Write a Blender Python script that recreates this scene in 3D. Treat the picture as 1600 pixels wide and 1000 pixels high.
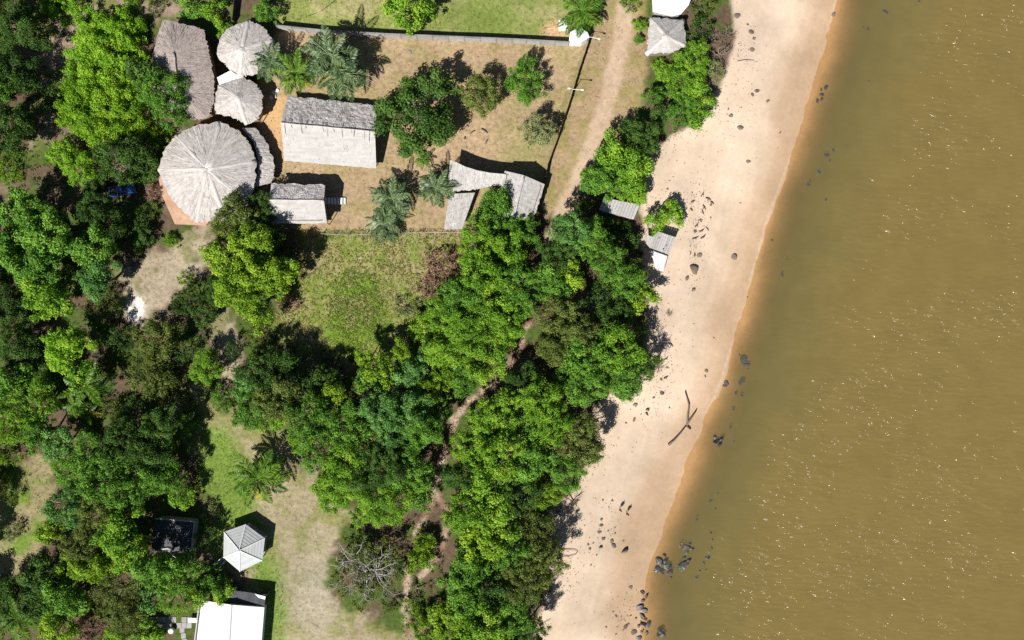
import bpy, math, random
import numpy as np
from mathutils import Vector, Matrix

# ------------------------------------------------------------------ scene, camera, light
scene = bpy.context.scene
for o in list(bpy.data.objects):
    bpy.data.objects.remove(o)
col = scene.collection

S = 0.1125            # metres per photograph pixel on the ground
H = 120.0             # camera height
cam_d = bpy.data.cameras.new('camera')
cam_d.lens = 24.0
cam_d.sensor_width = 36.0
cam_d.sensor_fit = 'HORIZONTAL'
cam_d.clip_start = 1.0
cam_d.clip_end = 3000.0
cam = bpy.data.objects.new('camera', cam_d)
cam.location = (0, 0, H)
cam.rotation_euler = (0, 0, 0)
col.objects.link(cam)
scene.camera = cam

SUN_EL = math.radians(46)
SH = Vector((0.53, 0.85, 0)).normalized()        # direction in which shadows fall
world = bpy.data.worlds.new('World')
scene.world = world
world.use_nodes = True
wn = world.node_tree.nodes
sky = wn.new('ShaderNodeTexSky')
sky.sky_type = 'NISHITA'
sky.sun_disc = False
sky.air_density = 0.6
sky.dust_density = 0.3
sky.sun_elevation = SUN_EL
sky.sun_rotation = math.atan2(-SH.x, -SH.y)
wn['Background'].inputs['Strength'].default_value = 0.05
world.node_tree.links.new(sky.outputs[0], wn['Background'].inputs['Color'])

sun_d = bpy.data.lights.new('sun', 'SUN')
sun_d.energy = 4.9
sun_d.angle = math.radians(0.5)
sun_d.color = (1.0, 0.965, 0.91)
sun = bpy.data.objects.new('sun', sun_d)
ld = Vector((SH.x * math.cos(SUN_EL), SH.y * math.cos(SUN_EL), -math.sin(SUN_EL)))
sun.rotation_euler = ld.to_track_quat('-Z', 'Y').to_euler()
sun.location = (-40, -60, 90)
col.objects.link(sun)

vs = scene.view_settings
vs.view_transform = 'Standard'
vs.look = 'None'
vs.exposure = 0.58
vs.gamma = 1.0
vs.use_curve_mapping = False
scene.cycles.use_denoising = False
scene.cycles.max_bounces = 6
scene.cycles.transparent_max_bounces = 6
scene.cycles.diffuse_bounces = 2
scene.cycles.sample_clamp_indirect = 3.0

rng = np.random.default_rng(7)
random.seed(7)

# ------------------------------------------------------------------ coordinates
def gp(px, py, z=0.0):
    f = (H - z) / H
    return ((px - 800) * S * f, (500 - py) * S * f)

def V(px, py, z):
    x, y = gp(px, py, z)
    return Vector((x, y, z))

WL = -1.5
_sh = [(1345, -300), (1322, -120), (1308, 0), (1290, 80), (1264, 160), (1243, 230), (1214, 305), (1196, 360), (1176, 430),
       (1152, 520), (1127, 600), (1102, 660), (1080, 720), (1054, 780), (1030, 840), (1014, 890),
       (1006, 930), (1000, 1000), (985, 1100), (950, 1300)]
_shw = np.array([gp(a, b, WL) for a, b in _sh])
_o = np.argsort(_shw[:, 1])
_sy, _sx = _shw[_o, 1], _shw[_o, 0]

def shore_x(y):
    y = np.asarray(y, float)
    x = np.interp(y, _sy, _sx)
    x = np.where(y > _sy[-1], _sx[-1] + (y - _sy[-1]) * 0.25, x)
    return np.where(y < _sy[0], _sx[0] + (y - _sy[0]) * 0.25, x)

def shore_d(x, y):
    return (shore_x(y) - x) * 0.955

def ground_z(x, y):
    d = shore_d(np.asarray(x, float), np.asarray(y, float))
    up = -0.09 * np.logaddexp(0, (16.0 - d) * 0.6) / 0.6        # smooth ramp to 0 inland
    dn = WL + d * 0.13
    z = np.where(d > 0, up + (WL + 1.44) * np.clip(1 - d / 16, 0, 1), np.maximum(dn, -6.0))
    return z

def gz(px, py):
    z = 0.0
    for _ in range(4):
        x, y = gp(px, py, z)
        z = float(ground_z(x, y))
    return x, y, z

# numpy value noise
def vnoise(x, y, seed=0):
    xi = np.floor(x).astype(np.int64); yi = np.floor(y).astype(np.int64)
    xf = x - xi; yf = y - yi
    def h(a, b):
        n = (a * 374761393 + b * 668265263 + seed * 974711) & 0x7fffffff
        n = ((n ^ (n >> 13)) * 1274126177) & 0x7fffffff
        n = n ^ (n >> 16)
        return (n & 0xffff) / 65535.0
    u = xf * xf * (3 - 2 * xf); v = yf * yf * (3 - 2 * yf)
    return (h(xi, yi) * (1 - u) + h(xi + 1, yi) * u) * (1 - v) + (h(xi, yi + 1) * (1 - u) + h(xi + 1, yi + 1) * u) * v

def fbm(x, y, scale, seed=0, oct=4):
    t = 0; a = 0.5; s = 0
    for i in range(oct):
        t = t + a * vnoise(x * scale * 2 ** i + 31.7 * i, y * scale * 2 ** i - 17.3 * i, seed + i)
        s += a; a *= 0.5
    return t / s

def poly_sd(px, py, pts):
    """signed distance (positive inside), in the units of the points"""
    pts = np.array(pts, float)
    n = len(pts)
    d2 = np.full(px.shape, 1e18); ins = np.zeros(px.shape, bool)
    for i in range(n):
        a = pts[i]; b = pts[(i + 1) % n]
        e = b - a
        t = np.clip(((px - a[0]) * e[0] + (py - a[1]) * e[1]) / (e @ e + 1e-9), 0, 1)
        d2 = np.minimum(d2, (px - a[0] - t * e[0]) ** 2 + (py - a[1] - t * e[1]) ** 2)
        c = ((a[1] > py) != (b[1] > py)) & (px < (b[0] - a[0]) * (py - a[1]) / (b[1] - a[1] + 1e-12) + a[0])
        ins ^= c
    d = np.sqrt(d2)
    return np.where(ins, d, -d)

def line_d(px, py, pts):
    d2 = np.full(px.shape, 1e18)
    for (a, b) in zip(pts[:-1], pts[1:]):
        a = np.array(a, float); b = np.array(b, float); e = b - a
        t = np.clip(((px - a[0]) * e[0] + (py - a[1]) * e[1]) / (e @ e), 0, 1)
        d2 = np.minimum(d2, (px - a[0] - t * e[0]) ** 2 + (py - a[1] - t * e[1]) ** 2)
    return np.sqrt(d2)

def sstep(a, b, x):
    t = np.clip((x - a) / (b - a), 0, 1)
    return t * t * (3 - 2 * t)

# ------------------------------------------------------------------ object helpers
def tag(o, label=None, cat=None, group=None, kind=None):
    if label: o['label'] = label
    if cat: o['category'] = cat
    if group: o['group'] = group
    if kind: o['kind'] = kind
    return o

def empty(name, loc=(0, 0, 0), rz=0):
    o = bpy.data.objects.new(name, None)
    o.location = loc
    o.rotation_euler = (0, 0, rz)
    o.empty_display_size = 0.3
    col.objects.link(o)
    return o

def add(name, me, parent=None, mat=None, loc=(0, 0, 0), rot=(0, 0, 0), scale=(1, 1, 1)):
    o = bpy.data.objects.new(name, me)
    if mat and not me.materials:
        me.materials.append(mat)
    o.location = loc; o.rotation_euler = rot; o.scale = scale
    if parent: o.parent = parent
    col.objects.link(o)
    return o

def np_mesh(name, verts, faces, face_attr=None, mat=None, smooth=False, extra=None):
    """verts (N,3), faces (M,k) with one k"""
    me = bpy.data.meshes.new(name)
    verts = np.asarray(verts, np.float32); faces = np.asarray(faces, np.int32)
    m, k = faces.shape
    me.vertices.add(len(verts)); me.vertices.foreach_set('co', verts.ravel())
    me.loops.add(m * k); me.loops.foreach_set('vertex_index', faces.ravel())
    me.polygons.add(m)
    me.polygons.foreach_set('loop_start', np.arange(0, m * k, k, dtype=np.int32))
    me.polygons.foreach_set('loop_total', np.full(m, k, np.int32))
    if smooth:
        me.polygons.foreach_set('use_smooth', np.ones(m, bool))
    me.update(calc_edges=True)
    if face_attr is not None:
        a = me.attributes.new('var', 'FLOAT', 'FACE')
        a.data.foreach_set('value', np.asarray(face_attr, np.float32))
    if mat: me.materials.append(mat)
    return me

class MB:
    """collects polygons and makes one mesh"""
    def __init__(s):
        s.v = []; s.f = []; s.a = []
    def face(s, pts, a=0.5):
        n = len(s.v); s.v += [tuple(p) for p in pts]; s.f.append(tuple(range(n, n + len(pts)))); s.a.append(a)
    def box(s, c, size, rz=0, a=0.5, M=None):
        hx, hy, hz = size[0] / 2, size[1] / 2, size[2] / 2
        ca, sa = math.cos(rz), math.sin(rz)
        P = []
        for z in (-hz, hz):
            for (x, y) in ((-hx, -hy), (hx, -hy), (hx, hy), (-hx, hy)):
                p = Vector((c[0] + x * ca - y * sa, c[1] + x * sa + y * ca, c[2] + z))
                P.append(M @ p if M else p)
        n = len(s.v); s.v += [tuple(p) for p in P]
        for q in ((3, 2, 1, 0), (4, 5, 6, 7), (0, 1, 5, 4), (1, 2, 6, 5), (2, 3, 7, 6), (3, 0, 4, 7)):
            s.f.append(tuple(n + i for i in q)); s.a.append(a)
    def prism(s, pts, z0, z1, a=0.5):
        """pts: list of Vector xy(z ignored)"""
        n = len(pts)
        top = [(p[0], p[1], z1) for p in pts]; bot = [(p[0], p[1], z0) for p in pts]
        s.face(top, a); s.face(bot[::-1], a)
        for i in range(n):
            j = (i + 1) % n
            s.face([bot[i], bot[j], top[j], top[i]], a)
    def slab(s, pts, th, a=0.5):
        """pts 3D polygon (top), extruded down by th"""
        n = len(pts)
        top = [Vector(p) for p in pts]; bot = [p - Vector((0, 0, th)) for p in top]
        s.face(top, a); s.face(bot[::-1], a)
        for i in range(n):
            j = (i + 1) % n
            s.face([bot[i], bot[j], top[j], top[i]], a)
    def bar(s, a, b, w, h=None, var=0.5):
        h = h or w
        a = Vector(a); b = Vector(b); d = b - a; L = d.length
        if L < 1e-6: return
        M = Matrix.Translation((a + b) / 2) @ d.to_track_quat('X', 'Z').to_matrix().to_4x4()
        s.box((0, 0, 0), (L, w, h), 0, var, M)
    def tube(s, pts, rad, n=6, a=0.5, cap=True):
        pts = [Vector(p) for p in pts]
        if isinstance(rad, (int, float)): rad = [rad] * len(pts)
        base = len(s.v)
        for i, p in enumerate(pts):
            d = (pts[min(i + 1, len(pts) - 1)] - pts[max(i - 1, 0)])
            if d.length < 1e-6: d = Vector((0, 0, 1))
            q = d.to_track_quat('Z', 'Y')
            for k in range(n):
                t = 2 * math.pi * k / n
                s.v.append(tuple(p + q @ Vector((math.cos(t) * rad[i], math.sin(t) * rad[i], 0))))
        for i in range(len(pts) - 1):
            for k in range(n):
                k2 = (k + 1) % n
                s.f.append((base + i * n + k, base + i * n + k2, base + (i + 1) * n + k2, base + (i + 1) * n + k)); s.a.append(a)
        if cap:
            s.f.append(tuple(base + k for k in range(n))[::-1]); s.a.append(a)
            e = base + (len(pts) - 1) * n
            s.f.append(tuple(e + k for k in range(n))); s.a.append(a)
    def mesh(s, name, mat=None, smooth=False):
        me = bpy.data.meshes.new(name)
        me.from_pydata(s.v, [], s.f)
        me.update()
        at = me.attributes.new('var', 'FLOAT', 'FACE')
        at.data.foreach_set('value', np.array(s.a, np.float32))
        if smooth:
            me.polygons.foreach_set('use_smooth', np.ones(len(me.polygons), bool))
        if mat: me.materials.append(mat)
        return me
    def build(s, name, mat, parent=None, smooth=False, **k):
        return add(name, s.mesh(name, mat, smooth), parent, None, **k)

# ------------------------------------------------------------------ materials
def new_mat(name):
    m = bpy.data.materials.new(name); m.use_nodes = True
    nt = m.node_tree
    return m, nt, nt.nodes['Principled BSDF']

def N(nt, t, **kw):
    n = nt.nodes.new(t)
    for k, v in kw.items(): setattr(n, k, v)
    return n

def ramp(nt, fac, stops):
    r = nt.nodes.new('ShaderNodeValToRGB')
    cr = r.color_ramp
    while len(cr.elements) < len(stops): cr.elements.new(0.5)
    for e, (p, c) in zip(cr.elements, stops):
        e.position = p; e.color = (*c, 1)
    nt.links.new(fac, r.inputs[0])
    return r.outputs[0]

def noise(nt, scale, detail=4, rough=0.6, coord=None):
    n = nt.nodes.new('ShaderNodeTexNoise')
    n.inputs['Scale'].default_value = scale
    n.inputs['Detail'].default_value = detail
    n.inputs['Roughness'].default_value = rough
    if coord is not None: nt.links.new(coord, n.inputs['Vector'])
    return n.outputs['Fac']

def math_n(nt, op, a, b=None):
    n = nt.nodes.new('ShaderNodeMath'); n.operation = op
    for i, v in enumerate((a, b)):
        if v is None: continue
        if isinstance(v, (int, float)): n.inputs[i].default_value = v
        else: nt.links.new(v, n.inputs[i])
    return n.outputs[0]

def mixc(nt, fac, a, b, blend='MIX'):
    n = nt.nodes.new('ShaderNodeMix'); n.data_type = 'RGBA'; n.blend_type = blend
    if isinstance(fac, (int, float)): n.inputs[0].default_value = fac
    else: nt.links.new(fac, n.inputs[0])
    for i, v in ((6, a), (7, b)):
        if isinstance(v, tuple): n.inputs[i].default_value = (*v, 1)
        else: nt.links.new(v, n.inputs[i])
    return n.outputs[2]

def simple(name, c1, c2=None, scale=3.0, rough=0.8, bump=0.0, metallic=0.0, stretch=None, detail=5, spec=0.3):
    """two-tone noisy material in object/world position, with the face attribute var as extra tone"""
    m, nt, b = new_mat(name)
    c2 = c2 or tuple(x * 0.7 for x in c1)
    geo = N(nt, 'ShaderNodeNewGeometry')
    mp = N(nt, 'ShaderNodeMapping')
    nt.links.new(geo.outputs['Position'], mp.inputs['Vector'])
    if stretch: mp.inputs['Scale'].default_value = stretch
    f = noise(nt, scale, detail, 0.65, mp.outputs[0])
    at = N(nt, 'ShaderNodeAttribute', attribute_name='var')
    f2 = math_n(nt, 'ADD', math_n(nt, 'MULTIPLY', f, 0.75), math_n(nt, 'MULTIPLY', at.outputs['Fac'], 0.5))
    c = ramp(nt, f2, [(0.35, c2), (0.85, c1)])
    nt.links.new(c, b.inputs['Base Color'])
    b.inputs['Roughness'].default_value = rough
    b.inputs['Metallic'].default_value = metallic
    b.inputs['Specular IOR Level'].default_value = spec
    if bump:
        bp = N(nt, 'ShaderNodeBump'); bp.inputs['Strength'].default_value = 1.0; bp.inputs['Distance'].default_value = bump
        nt.links.new(f, bp.inputs['Height']); nt.links.new(bp.outputs[0], b.inputs['Normal'])
    return m

def leaf_mat(name, dark, mid, light, trans=0.34, rough=0.6):
    g = (1.15 if name.endswith('dark') else 1.5) if name.startswith('leaf_') and 'palm' not in name else 1.0
    dark, mid, light = [tuple(min(x * g * q * k, .6) for x, k in zip(c, (1.22 if g > 1 else 1, 1, 1.1))) for c, q in ((dark, 1.0), (mid, 1.18), (light, 1.3))]
    m, nt, b = new_mat(name)
    at = N(nt, 'ShaderNodeAttribute', attribute_name='var')
    oi = N(nt, 'ShaderNodeObjectInfo')
    geo = N(nt, 'ShaderNodeNewGeometry')
    n = noise(nt, 0.35, 3, 0.6, geo.outputs['Position'])
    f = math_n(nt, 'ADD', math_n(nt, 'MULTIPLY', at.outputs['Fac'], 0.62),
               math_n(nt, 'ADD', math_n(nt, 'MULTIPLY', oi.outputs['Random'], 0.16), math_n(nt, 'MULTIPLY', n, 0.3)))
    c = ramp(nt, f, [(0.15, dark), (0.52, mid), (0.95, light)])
    nt.links.new(c, b.inputs['Base Color'])
    b.inputs['Roughness'].default_value = rough
    b.inputs['Specular IOR Level'].default_value = 0.2
    tr = N(nt, 'ShaderNodeBsdfTranslucent')
    tc = mixc(nt, 1.0, c, (1.0, 1.0, 0.35), 'MULTIPLY')
    nt.links.new(tc, tr.inputs['Color'])
    mx = N(nt, 'ShaderNodeMixShader'); mx.inputs[0].default_value = trans
    nt.links.new(b.outputs[0], mx.inputs[1]); nt.links.new(tr.outputs[0], mx.inputs[2])
    nt.links.new(mx.outputs[0], nt.nodes['Material Output'].inputs['Surface'])
    return m

LM = {
    'bright': leaf_mat('leaf_bright', (0.035, 0.10, 0.008), (0.085, 0.22, 0.014), (0.19, 0.36, 0.03)),
    'green':  leaf_mat('leaf_green', (0.026, 0.075, 0.010), (0.058, 0.165, 0.016), (0.13, 0.28, 0.035)),
    'dark':   leaf_mat('leaf_dark', (0.018, 0.048, 0.009), (0.040, 0.108, 0.015), (0.09, 0.19, 0.032)),
    'yellow': leaf_mat('leaf_yellow', (0.036, 0.090, 0.006), (0.088, 0.190, 0.010), (0.175, 0.32, 0.022)),
    'olive':  leaf_mat('leaf_olive', (0.032, 0.058, 0.010), (0.070, 0.115, 0.020), (0.13, 0.19, 0.042)),
    'blue':   leaf_mat('leaf_blue', (0.024, 0.072, 0.016), (0.055, 0.160, 0.030), (0.12, 0.27, 0.065)),
    'lush':   leaf_mat('leaf_lush', (0.05, 0.15, 0.008), (0.115, 0.28, 0.014), (0.19, 0.38, 0.03)),
    'lime':   leaf_mat('leaf_lime', (0.04, 0.12, 0.006), (0.098, 0.235, 0.011), (0.185, 0.35, 0.022)),
    'pale':   leaf_mat('leaf_pale', (0.06, 0.09, 0.03), (0.13, 0.18, 0.07), (0.22, 0.28, 0.12)),
    'dry':    leaf_mat('leaf_dry', (0.05, 0.035, 0.022), (0.13, 0.095, 0.06), (0.24, 0.19, 0.12), 0.1, 0.8),
    'palm_blue': leaf_mat('leaf_palm_blue', (0.018, 0.045, 0.015), (0.055, 0.105, 0.035), (0.24, 0.31, 0.14), 0.2, 0.35),
    'palm_green': leaf_mat('leaf_palm_green', (0.02, 0.07, 0.006), (0.06, 0.15, 0.012), (0.20, 0.31, 0.04), 0.25, 0.35),
    'palm_yellow': leaf_mat('leaf_palm_yellow', (0.14, 0.15, 0.01), (0.30, 0.27, 0.02), (0.45, 0.40, 0.05), 0.2, 0.5),
    'grass':  leaf_mat('grass_blade', (0.09, 0.11, 0.015), (0.19, 0.20, 0.045), (0.36, 0.32, 0.13), 0.2, 0.7),
    'grass_green': leaf_mat('grass_green', (0.06, 0.11, 0.010), (0.12, 0.20, 0.022), (0.22, 0.29, 0.05), 0.2, 0.7),
}
M = {}
M['bark'] = simple('bark', (0.16, 0.13, 0.10), (0.06, 0.045, 0.035), 4, 0.9, 0.02)
M['bark_pale'] = simple('bark_pale', (0.42, 0.39, 0.36), (0.2, 0.18, 0.16), 3, 0.9, 0.02)
M['twig'] = simple('dry_twig', (0.24, 0.18, 0.14), (0.10, 0.075, 0.06), 3, 0.9)
M['driftwood'] = simple('driftwood', (0.20, 0.155, 0.12), (0.07, 0.05, 0.04), 5, 0.9, 0.02)
M['thatch'] = simple('thatch', (0.58, 0.54, 0.505), (0.25, 0.225, 0.205), 1.6, 0.95, 0.03, detail=8)
M['thatch_ridge'] = simple('thatch_ridge', (0.57, 0.535, 0.505), (0.36, 0.335, 0.31), 2.5, 0.95, 0.03, detail=8)
M['thatch_layer'] = simple('thatch_layer', (0.72, 0.68, 0.65), (0.22, 0.20, 0.19), 1.0, 0.95, 0.03, stretch=(0.3, 4.0, 4.0), detail=6)  # thatch copy for shaded north slopes, brightened in its colour
M['thatch_layer_pale'] = simple('thatch_layer_pale', (0.475, 0.455, 0.43), (0.32, 0.305, 0.285), 0.8, 0.95, 0.02, stretch=(0.5, 3.0, 3.0), detail=6)  # copy of the same thatch for sunlit south slopes, toned down in colour
M['thatch_pale'] = simple('thatch_pale', (0.50, 0.48, 0.455), (0.29, 0.27, 0.25), 1.6, 0.95, 0.03, detail=8)
M['thatch_pink'] = simple('thatch_pink', (0.42, 0.36, 0.325), (0.20, 0.165, 0.15), 1.6, 0.95, 0.05, detail=8)
M['thatch_dark'] = simple('thatch_underlay', (0.26, 0.24, 0.225), (0.10, 0.09, 0.085), 2.0, 0.95, 0.05, detail=8)
M['wood'] = simple('weathered_wood', (0.30, 0.25, 0.20), (0.13, 0.10, 0.08), 5, 0.85, 0.01)
M['plank'] = simple('grey_plank', (0.43, 0.415, 0.40), (0.26, 0.245, 0.235), 2.5, 0.85, 0.01)
M['earth_wall'] = simple('clay_wall', (0.40, 0.25, 0.15), (0.26, 0.15, 0.09), 2, 0.95, 0.01)
M['pale_sheet'] = simple('pale_sheet', (0.66, 0.66, 0.66), (0.40, 0.40, 0.40), 2.0, 0.7)
M['terrace'] = simple('orange_terrace', (0.62, 0.42, 0.30), (0.30, 0.15, 0.08), 0.9, 0.9, 0.01)
M['concrete'] = simple('concrete', (0.40, 0.385, 0.365), (0.22, 0.21, 0.20), 1.5, 0.9, 0.01)
M['wall_grey'] = simple('wall_coping', (0.30, 0.28, 0.26), (0.15, 0.14, 0.13), 1.5, 0.9, 0.01)
M['white'] = simple('white_paint', (0.80, 0.79, 0.77), (0.66, 0.65, 0.63), 0.8, 0.5, 0.0)
M['white_metal'] = simple('white_metal_roof', (0.78, 0.79, 0.80), (0.62, 0.63, 0.64), 0.6, 0.45)
M['grey_metal'] = simple('grey_shingle', (0.46, 0.48, 0.47), (0.34, 0.355, 0.35), 1.5, 0.6, 0.005)
M['dark_roof'] = simple('dark_roof', (0.075, 0.08, 0.09), (0.03, 0.032, 0.036), 1.0, 0.6, 0.005)
M['dark_wood'] = simple('dark_fence_wood', (0.07, 0.055, 0.045), (0.03, 0.025, 0.02), 4, 0.9)
M['boulder'] = simple('boulder', (0.36, 0.28, 0.22), (0.15, 0.115, 0.09), 3.2, 0.9, 0.06)
M['wet_rock'] = simple('wet_rock', (0.44, 0.43, 0.40), (0.035, 0.034, 0.034), 2.0, 0.45, 0.08, spec=0.5)
M['sunk_rock'] = simple('sunk_rock', (0.14, 0.135, 0.12), (0.05, 0.05, 0.05), 2.6, 0.7, 0.05)
M['steel'] = simple('galvanised_steel', (0.62, 0.63, 0.65), (0.48, 0.49, 0.5), 3, 0.4, metallic=0.6)
M['car_paint'] = simple('blue_car_paint', (0.035, 0.13, 0.42), (0.02, 0.09, 0.32), 1, 0.25, spec=0.6)
M['car_glass'] = simple('car_glass', (0.05, 0.07, 0.09), (0.03, 0.04, 0.05), 1, 0.08, spec=0.8)
M['rubber'] = simple('rubber', (0.03, 0.03, 0.03), (0.02, 0.02, 0.02), 4, 0.9)
M['chrome'] = simple('chrome', (0.6, 0.6, 0.6), (0.5, 0.5, 0.5), 2, 0.25, metallic=0.9)
M['lamp_lens'] = simple('lamp_lens', (0.8, 0.8, 0.75), (0.7, 0.7, 0.66), 2, 0.15)
M['red_lens'] = simple('red_lens', (0.5, 0.03, 0.02), (0.35, 0.02, 0.02), 2, 0.2)
M['skin'] = simple('skin', (0.36, 0.20, 0.13), (0.30, 0.16, 0.10), 6, 0.6)
M['hair'] = simple('hair', (0.02, 0.015, 0.012), (0.012, 0.01, 0.008), 8, 0.6)
M['cloth_dark'] = simple('dark_cloth', (0.05, 0.04, 0.04), (0.03, 0.025, 0.025), 8, 0.9)
M['cloth_brown'] = simple('brown_cloth', (0.12, 0.07, 0.05), (0.08, 0.05, 0.035), 8, 0.9)
M['litter'] = simple('leaf_litter', (0.26, 0.15, 0.10), (0.09, 0.055, 0.04), 5, 0.95)

# ground material: zone colour per vertex times procedural grain
def ground_material():
    m, nt, b = new_mat('ground_surface')
    ca = N(nt, 'ShaderNodeAttribute', attribute_name='zone')
    gr = N(nt, 'ShaderNodeAttribute', attribute_name='grain')
    geo = N(nt, 'ShaderNodeNewGeometry')
    n1 = noise(nt, 1.3, 8, 0.72, geo.outputs['Position'])
    n2 = noise(nt, 0.12, 5, 0.6, geo.outputs['Position'])
    g = ramp(nt, n1, [(0.28, (0.42, 0.40, 0.37)), (0.5, (1, 1, 1)), (0.74, (1.5, 1.5, 1.45))])
    g2 = ramp(nt, n2, [(0.3, (0.86, 0.86, 0.84)), (0.7, (1.12, 1.12, 1.14))])
    gm = mixc(nt, gr.outputs['Fac'], (1, 1, 1), g)
    c = mixc(nt, 1.0, mixc(nt, 1.0, ca.outputs['Color'], gm, 'MULTIPLY'), g2, 'MULTIPLY')
    nt.links.new(c, b.inputs['Base Color'])
    b.inputs['Roughness'].default_value = 0.95
    b.inputs['Specular IOR Level'].default_value = 0.1
    bp = N(nt, 'ShaderNodeBump'); bp.inputs['Distance'].default_value = 0.22
    nt.links.new(gr.outputs['Fac'], bp.inputs['Strength'])
    nt.links.new(n1, bp.inputs['Height']); nt.links.new(bp.outputs[0], b.inputs['Normal'])
    return m
M['ground'] = ground_material()

# ------------------------------------------------------------------ terrain
def axis(lo, hi, step, far):
    a = np.arange(lo, hi + 1e-6, step)
    out = []; s = step; p = hi
    while p < far:
        s *= 1.35; p += s; out.append(p)
    ou2 = []; s = step; p = lo
    while p > -far:
        s *= 1.35; p -= s; ou2.append(p)
    return np.array(ou2[::-1] + list(a) + out)

GX = axis(-104, 96, 0.4, 900.0)
GY = axis(-70, 70, 0.4, 900.0)
gx, gy = np.meshgrid(GX, GY)
gx = gx.ravel(); gy = gy.ravel()
nz1 = fbm(gx, gy, 0.35, 11); nz2 = fbm(gx, gy, 0.08, 23); nz3 = fbm(gx, gy, 1.1, 37, 3)
gzv = ground_z(gx, gy)
ppx = gx / S * H / (H - gzv) + 800; ppy = 500 - gy / S * H / (H - gzv)
wx = ppx + (nz1 - 0.5) * 46 + (nz3 - 0.5) * 16
wy = ppy + (fbm(gx, gy, 0.35, 51) - 0.5) * 46 + (fbm(gx, gy, 1.1, 67, 3) - 0.5) * 16
sx_ = ppx + (nz1 - 0.5) * 12; sy_ = ppy + (fbm(gx, gy, 0.35, 51) - 0.5) * 12

LAWN = [(425, -400), (432, 38), (918, 64), (948, -20), (990, -400)]
YARD = [(432, 42), (918, 66), (850, 262), (842, 300), (800, 352), (720, 366), (520, 362), (430, 356), (400, 340), (405, 130), (425, 100)]
VERGE = [(918, 62), (955, -10), (1000, -400), (1035, -400), (1010, 20), (1012, 110), (1004, 165), (985, 195), (930, 255), (888, 320), (850, 340), (842, 300), (850, 262)]
TRACK = [(1010, -400), (985, -20), (970, 60), (955, 135), (935, 210), (902, 290), (878, 335)]
FOOT = [(878, 335), (850, 385), (838, 440), (826, 505), (803, 560), (765, 605), (728, 632), (706, 668), (692, 720), (678, 770), (655, 825), (640, 880), (636, 940), (640, 1010), (650, 1300)]
FOOT2 = [(680, 770), (700, 800), (690, 860), (660, 900)]
MEADOW = [(470, 358), (735, 362), (715, 410), (690, 450), (655, 500), (610, 560), (540, 575), (440, 530), (430, 500), (470, 430)]
MGREEN = [(540, 420), (590, 430), (610, 520), (560, 555), (510, 540), (515, 470)]
CLEAR = [(230, 600), (300, 600), (380, 650), (450, 690), (500, 750), (560, 810), (520, 850), (515, 930), (560, 960), (650, 990), (660, 1300), (380, 1300), (400, 930), (330, 870), (330, 800), (310, 700)]
CGREEN = [(290, 640), (360, 680), (385, 730), (390, 790), (425, 850), (445, 930), (440, 1000), (425, 1300), (390, 1300), (400, 900), (330, 870), (300, 780), (300, 700)]
LCLEAR = [(-200, 820), (10, 770), (50, 690), (85, 720), (78, 800), (62, 860), (30, 900), (-200, 930)]
BARE = [(185, 430), (225, 392), (285, 372), (320, 345), (330, 380), (305, 440), (262, 470), (225, 510), (195, 500)]
BARE2 = [(330, 500), (365, 480), (375, 540), (370, 610), (335, 600)]
SCRUB = [(40, 20), (140, -20), (330, -20), (360, 30), (270, 30), (140, 60), (110, 110), (70, 230), (40, 240), (55, 130)]
EARTH = [(405, 150), (446, 150), (440, 262), (425, 240), (412, 190)]
BEACH_VEG = [(1130, -400), (1142, 0), (1146, 60), (1126, 130), (1080, 190), (1030, 225), (1000, 270), (1000, 460), (1012, 500),
             (1005, 580), (960, 605), (925, 640), (925, 700), (895, 760), (858, 800), (862, 880), (845, 940), (830, 1000), (800, 1300)]

d_sh = shore_d(gx, gy)
beach_poly = BEACH_VEG + [(4000, 1300), (4000, -400)]
sd_beach = poly_sd(sx_, sy_, beach_poly)
vy = np.array([p[1] for p in BEACH_VEG], float); vx = np.array([p[0] for p in BEACH_VEG], float)
far_out = (ppy < -400) | (ppy > 1300)
vegx = np.interp(ppy, vy, vx)
sd_beach = np.where(far_out, np.clip((17 - d_sh) * 5, -50, 50), sd_beach)
w_beach = sstep(-3, 6, sd_beach)

def soft(poly, e=6, x=wx, y=wy): return sstep(-e, e, poly_sd(x, y, poly))
w_lawn = soft(LAWN, 4, sx_, sy_); w_yard = soft(YARD, 6, sx_, sy_); w_verge = soft(VERGE, 7, sx_, sy_)
w_track = 1 - sstep(9, 19, line_d(ppx + (nz1 - .5) * 14, ppy + (nz3 - .5) * 8, TRACK))
fd = np.minimum(line_d(ppx + (nz1 - .5) * 14, ppy, FOOT), line_d(ppx + (nz1 - .5) * 14, ppy, FOOT2))
w_foot = (1 - sstep(2, 8, fd + (nz3 - .5) * 9)) * (.55 + .45 * sstep(.3, .55, nz1))
w_mead = soft(MEADOW, 10); w_mg = soft(MGREEN, 22); w_clear = soft(CLEAR, 10); w_cg = soft(CGREEN, 16)
w_lc = soft(LCLEAR, 9); w_bare = np.maximum(soft(BARE, 10), soft(BARE2, 10)); w_scrub = soft(SCRUB, 16); w_earth = soft(EARTH, 7, sx_, sy_)

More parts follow.
